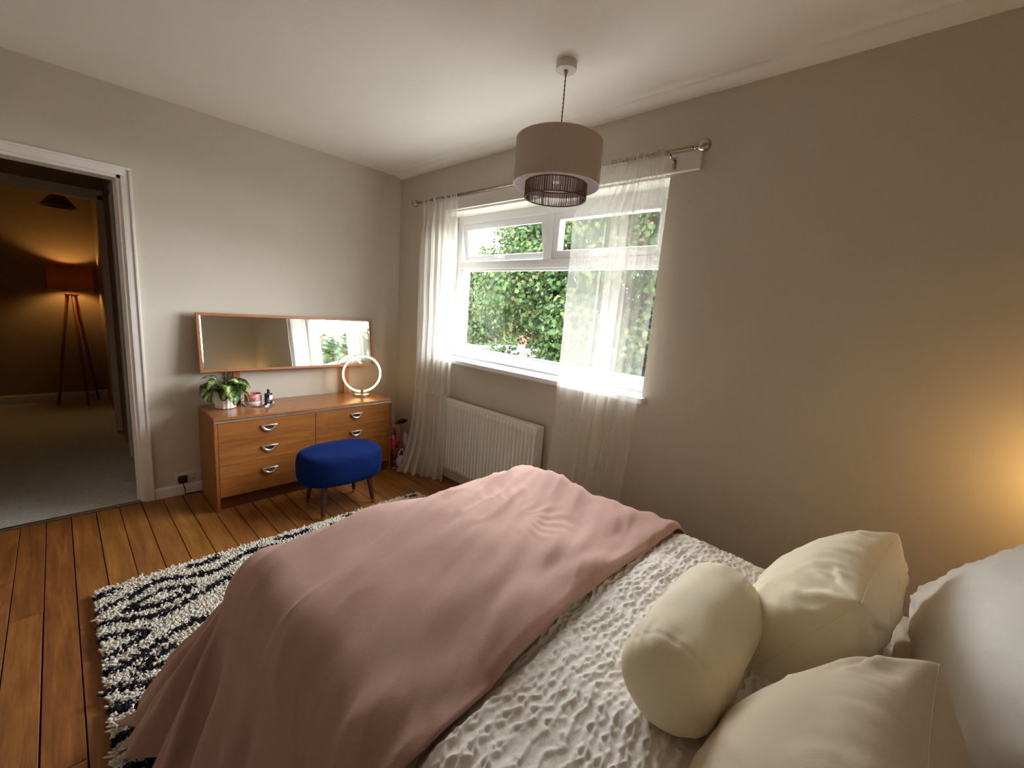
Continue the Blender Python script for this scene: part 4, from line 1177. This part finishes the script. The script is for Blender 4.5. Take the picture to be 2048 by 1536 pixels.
for yy in (-0.508, 0.502):
    MB().box(-0.036, 0.034, yy, yy + 0.006, 0.118, 0.668, 0.002, 1).build('end_panel', M_rad, ra)
mb = MB(); mb.tube([(0.0, -0.515, 0.16), (0.0, -0.545, 0.16), (0.0, -0.548, 0.10), (0.0, -0.548, 0.0)], 0.0075, 10)
mb.build('pipe', M_white, ra, sm=True)
MB().tube([(0.0, 0.505, 0.16), (0.0, 0.535, 0.16), (0.0, 0.538, 0.10), (0.0, 0.538, 0.0)], 0.0075, 10).build('pipe', M_white, ra, sm=True)
MB().lathe([(0, 0), (0.018, 0), (0.019, 0.05), (0.014, 0.062), (0, 0.062)], 18, (0.0, -0.548, 0.165)).build('valve', M_pvc, ra, sm=True)
for yy in (-0.35, 0.35):
    MB().box(0.034, 0.0615, yy - 0.02, yy + 0.02, 0.2, 0.6).build('wall_bracket', M_rad, ra)

# ------------------------------------------------------------------ socket, plug and flex by the dresser
so = empty('wall_socket', (-1.586, 0, 0.114), 0, 'white double wall socket beside the dresser', 'socket')
M_sock = plain('socket_plastic', (214, 206, 196), 0.45)
MB().box(-0.073, 0.073, -0.011, 0, -0.042, 0.042, 0.004, 2).build('face_plate', M_sock, so, auto=40)
for sx in (-0.036, 0.036):
    mb = MB()
    for hx, hz in ((0, 0.012), (-0.011, -0.010), (0.011, -0.010)): mb.box(sx + hx - 0.002, sx + hx + 0.002, -0.0114, -0.0109, hz - 0.004, hz + 0.004)
    mb.build('pin_holes', M_black, so)
    MB().box(sx * 0.35 - 0.006, sx * 0.35 + 0.006, -0.014, -0.011, 0.016, 0.032, 0.001, 1).build('switch', M_sock, so)
pg = empty('plug', (-1.622, -0.0115, 0.112), 0, 'black mains plug with a flex in the wall socket', 'plug')
MB().box(-0.025, 0.025, -0.024, 0, -0.028, 0.022, 0.008, 3).build('body', M_black, pg, auto=40)
MB().tube([(0, -0.014, -0.026), (0.004, -0.016, -0.055), (0.010, -0.018, -0.08), (0.006, -0.02, -0.104), (0.05, -0.022, -0.108), (0.098, -0.020, -0.108)], 0.0028, 8).build('flex', M_black, pg, sm=True)

# ------------------------------------------------------------------ toy basket in the corner
bk = empty('toy_basket', (-0.205, -0.335, 0), 0, 'small wicker basket in the corner beside the dresser', 'basket')
M_wick = plain('brown_wicker', (132, 84, 54), 0.8, var=0.25, scale=70, bump=0.3)
mb = MB()
bw, bd = 0.078, 0.125
for k in range(11):
    z = 0.014 + k * 0.0165; s_ = 0.86 + 0.014 * k
    pts = []
    for a in np.linspace(0, 2 * pi, 48, endpoint=False):
        c_, q_ = cos(a), sin(a)
        e = 0.45
        pts.append((bw * s_ * np.sign(c_) * abs(c_) ** e, bd * s_ * np.sign(q_) * abs(q_) ** e, z + 0.003 * (1 if (int(a * 48 / (2 * pi)) + k) % 2 else -1)))
    mb.tube(pts, 0.0075, 6, closed=True)
mb.build('weave', M_wick, bk, sm=True)
mb = MB(); mb.box(-bw * .86, bw * .86, -bd * .86, bd * .86, 0.001, 0.012); mb.build('bottom', M_white, bk)
MB().box(-bw * .9, bw * .9, -bd * .9, bd * .9, 0.09, 0.10).build('inner_tray', plain('basket_inner', (70, 44, 34), 0.9), bk)
# things in the basket
def blob(name, pts, rads, mat, label, cat, n=14):
    o = MB().tube(pts, rads, n).build(name, mat, None, sm=True); return tag(o, label, cat)
b1 = empty('pink_bottle', (-0.247, -0.375, 0.104), 0, 'bright pink plastic bottle standing in the basket', 'bottle')
MB().lathe([(0, 0), (0.022, 0), (0.024, 0.01), (0.024, 0.125), (0.016, 0.145), (0, 0.146)], 20).build('body', plain('hot_pink_plastic', (222, 40, 110), 0.35), b1, auto=40)
MB().lathe([(0, 0.146), (0.012, 0.146), (0.012, 0.172), (0, 0.174)], 16).build('cap', plain('pale_pink_cap', (226, 160, 160), 0.4), b1, auto=40)
b2 = empty('lilac_bag', (-0.262, -0.490, 0.104), radians(20), 'round lilac toy bag with a looped handle in front of the basket', 'bag')
bpy.context.view_layer.update()
b2.location = (-0.245, -0.505, 0.088)
Mm = Matrix.Rotation(radians(90), 4, 'X')
MB().lathe([(0, -0.022), (0.040, -0.022), (0.050, -0.012), (0.052, 0.0), (0.050, 0.012), (0.040, 0.022), (0, 0.022)], 30, M=Mm).build('body', plain('lilac_plastic', (188, 156, 190), 0.45), b2, auto=40)
MB().tube([(-0.034 + 0, 0, 0.034), (-0.034, 0, 0.075), (-0.012, 0, 0.100), (0.012, 0, 0.100), (0.034, 0, 0.075), (0.034, 0, 0.034)], 0.0042, 8).build('handle', plain('pale_lilac_strap', (220, 200, 216), 0.5), b2, sm=True)
MB().box(-0.02, 0.02, -0.024, -0.0215, -0.012, 0.008, 0.003, 2).build('clasp', plain('mauve_patch', (146, 112, 148), 0.5), b2)
b3 = empty('hair_brush', (-0.155, -0.315, 0.36), radians(15), 'black hair brush lying across the top of the basket', 'brush')
MB().tube([(-0.10, 0, 0.0), (-0.02, 0, 0.004), (0.0, 0, 0.006), (0.05, 0, 0.006), (0.095, 0, 0.004)], [0.007, 0.008, 0.018, 0.022, 0.012], 12).build('handle', M_black, b3, sm=True)
blob('soft_toy', [(-0.275, -0.31, 0.29), (-0.262, -0.33, 0.335), (-0.225, -0.335, 0.350), (-0.19, -0.33, 0.325), (-0.175, -0.32, 0.25), (-0.17, -0.315, 0.11)], [0.016, 0.022, 0.024, 0.026, 0.03, 0.03], plain('dusty_rose_plush', (190, 122, 120), 0.95, bump=0.4, bscale=200), 'dusty pink soft toy slumped in the basket', 'toy')
b4 = MB().tube([(-0.150, -0.405, 0.104), (-0.148, -0.41, 0.20), (-0.150, -0.412, 0.275), (-0.158, -0.412, 0.305)], [0.021, 0.022, 0.018, 0.003], 14).build('pink_tube', plain('pale_pink_tube', (216, 170, 184), 0.4), None, sm=True)
tag(b4, 'pale pink cosmetic tube standing in the basket', 'tube')
blob('mauve_pouch', [(-0.212, -0.405, 0.104), (-0.21, -0.41, 0.14), (-0.2, -0.41, 0.18), (-0.19, -0.405, 0.21)], [0.016, 0.02, 0.018, 0.006], plain('mauve_cloth', (150, 86, 92), 0.9), 'dark mauve cloth pouch in the middle of the basket', 'pouch')

# ------------------------------------------------------------------ the dark room across the landing: floor lamp and pendant shade
fl = empty('tripod_floor_lamp', (-1.997, 3.24, 0.002), 0, 'lit tripod floor lamp with brown drum shade beyond the doorway', 'lamp')
t = NT('brown_lit_shade'); t.set(Base_Color=lin((120, 70, 34)), Roughness=0.9)
tl = t.node('ShaderNodeBsdfTranslucent'); tl.inputs['Color'].default_value = lin((120, 62, 22))
fn = t.noise(t.mapping(t.coord('Object'), (300, 300, 8)), 1, 2)
t.color(t.ramp(fn, [(0.3, lin((110, 62, 30))), (0.7, lin((130, 78, 40)))]))
mx = t.node('ShaderNodeMixShader'); mx.inputs[0].default_value = 0.02
t.link(t.b.outputs[0], mx.inputs[1]); t.link(tl.outputs[0], mx.inputs[2]); t.link(mx.outputs[0], t.out.inputs['Surface'])
MB().lathe([(0.172, 1.247), (0.172, 1.512)], 64).build('shade', t.m, fl, sm=True)
MB().tube([(0.172 * cos(a), 0.172 * sin(a), 1.247) for a in np.linspace(0, 2 * pi, 64, endpoint=False)], 0.003, 6, closed=True).build('shade_rim', plain('pale_rim', (226, 206, 170), 0.6), fl, sm=True)
MB().lathe([(0, 1.195), (0.052, 1.195), (0.054, 1.205), (0.052, 1.215), (0.012, 1.217), (0.012, 1.28), (0, 1.28)], 24).build('hub', M_teakz, fl, auto=40)
for k in range(3):
    a = k * 2 * pi / 3 + 0.75
    MB().tube([(0.035 * cos(a), 0.035 * sin(a), 1.20), (0.19 * cos(a), 0.19 * sin(a), 0.0)], [0.016, 0.011], 10).build('leg', M_teakz, fl, sm=True)
MB().lathe([(0, 1.28), (0.018, 1.32), (0.032, 1.385), (0.026, 1.415), (0, 1.428)], 20).build('bulb', emit('warm_bulb', (1.0, 0.60, 0.20, 1), 78.0), fl, sm=True)
hp = empty('ceiling_pendant', (-2.033, 2.70, 2.45), 0, 'small dark conical ceiling shade beyond the doorway', 'lamp')
M_cone = plain('dark_brown_shade', (70, 36, 26), 0.8)
MB().lathe([(0.128, -0.405), (0.122, -0.398), (0.075, -0.330), (0.035, -0.292), (0.012, -0.285), (0, -0.285)], 40).build('shade', M_cone, hp, sm=True)
MB().tube([(0.128 * cos(a), 0.128 * sin(a), -0.405) for a in np.linspace(0, 2 * pi, 48, endpoint=False)], 0.003, 6, closed=True).build('shade_rim', plain('tan_rim', (150, 104, 66), 0.7), hp, sm=True)
MB().tube([(0, 0, -0.29), (0, 0, 0.0)], 0.003, 8).build('cord', M_black, hp)
MB().lathe([(0, -0.03), (0.04, -0.03), (0.045, 0), (0, 0)], 20).build('ceiling_rose', M_hallwhite, hp)

# ------------------------------------------------------------------ bedside table and lamp at the head of the bed (its glow falls on the window wall)
bt_ = empty('bedside_table', (-0.235, -3.885, 0), 0, 'small wooden bedside table between bed and window wall', 'table')
MB().box(-0.19, 0.19, -0.16, 0.10, 0.50, 0.525, 0.003, 2).build('table_top', M_teaktop, bt_)
MB().box(-0.17, 0.17, -0.15, 0.09, 0.38, 0.50, 0.002, 1).build('drawer_box', M_teakz, bt_)
for sx in (-0.155, 0.155):
    for sy in (-0.135, 0.075):
        MB().tube([(sx, sy, 0), (sx * .96, sy * .96, 0.38)], [0.011, 0.016], 10).build('leg', M_teakz, bt_)
bl_ = empty('bedside_lamp', (-0.200, -3.900, 0.526), 0, 'warm lit globe lamp beside the head of the bed', 'lamp')
MB().lathe([(0, 0), (0.055, 0), (0.058, 0.012), (0.02, 0.022), (0.012, 0.06), (0.012, 0.40), (0.026, 0.415), (0, 0.416)], 28).build('base', M_brass, bl_, sm=True)
MB().lathe([(0.072 * sin(a), 0.484 - 0.072 * cos(a)) for a in np.linspace(0, pi, 22)], 32).build('globe', emit('bedside_globe', (1.0, 0.60, 0.20, 1), 11.0), bl_, sm=True)
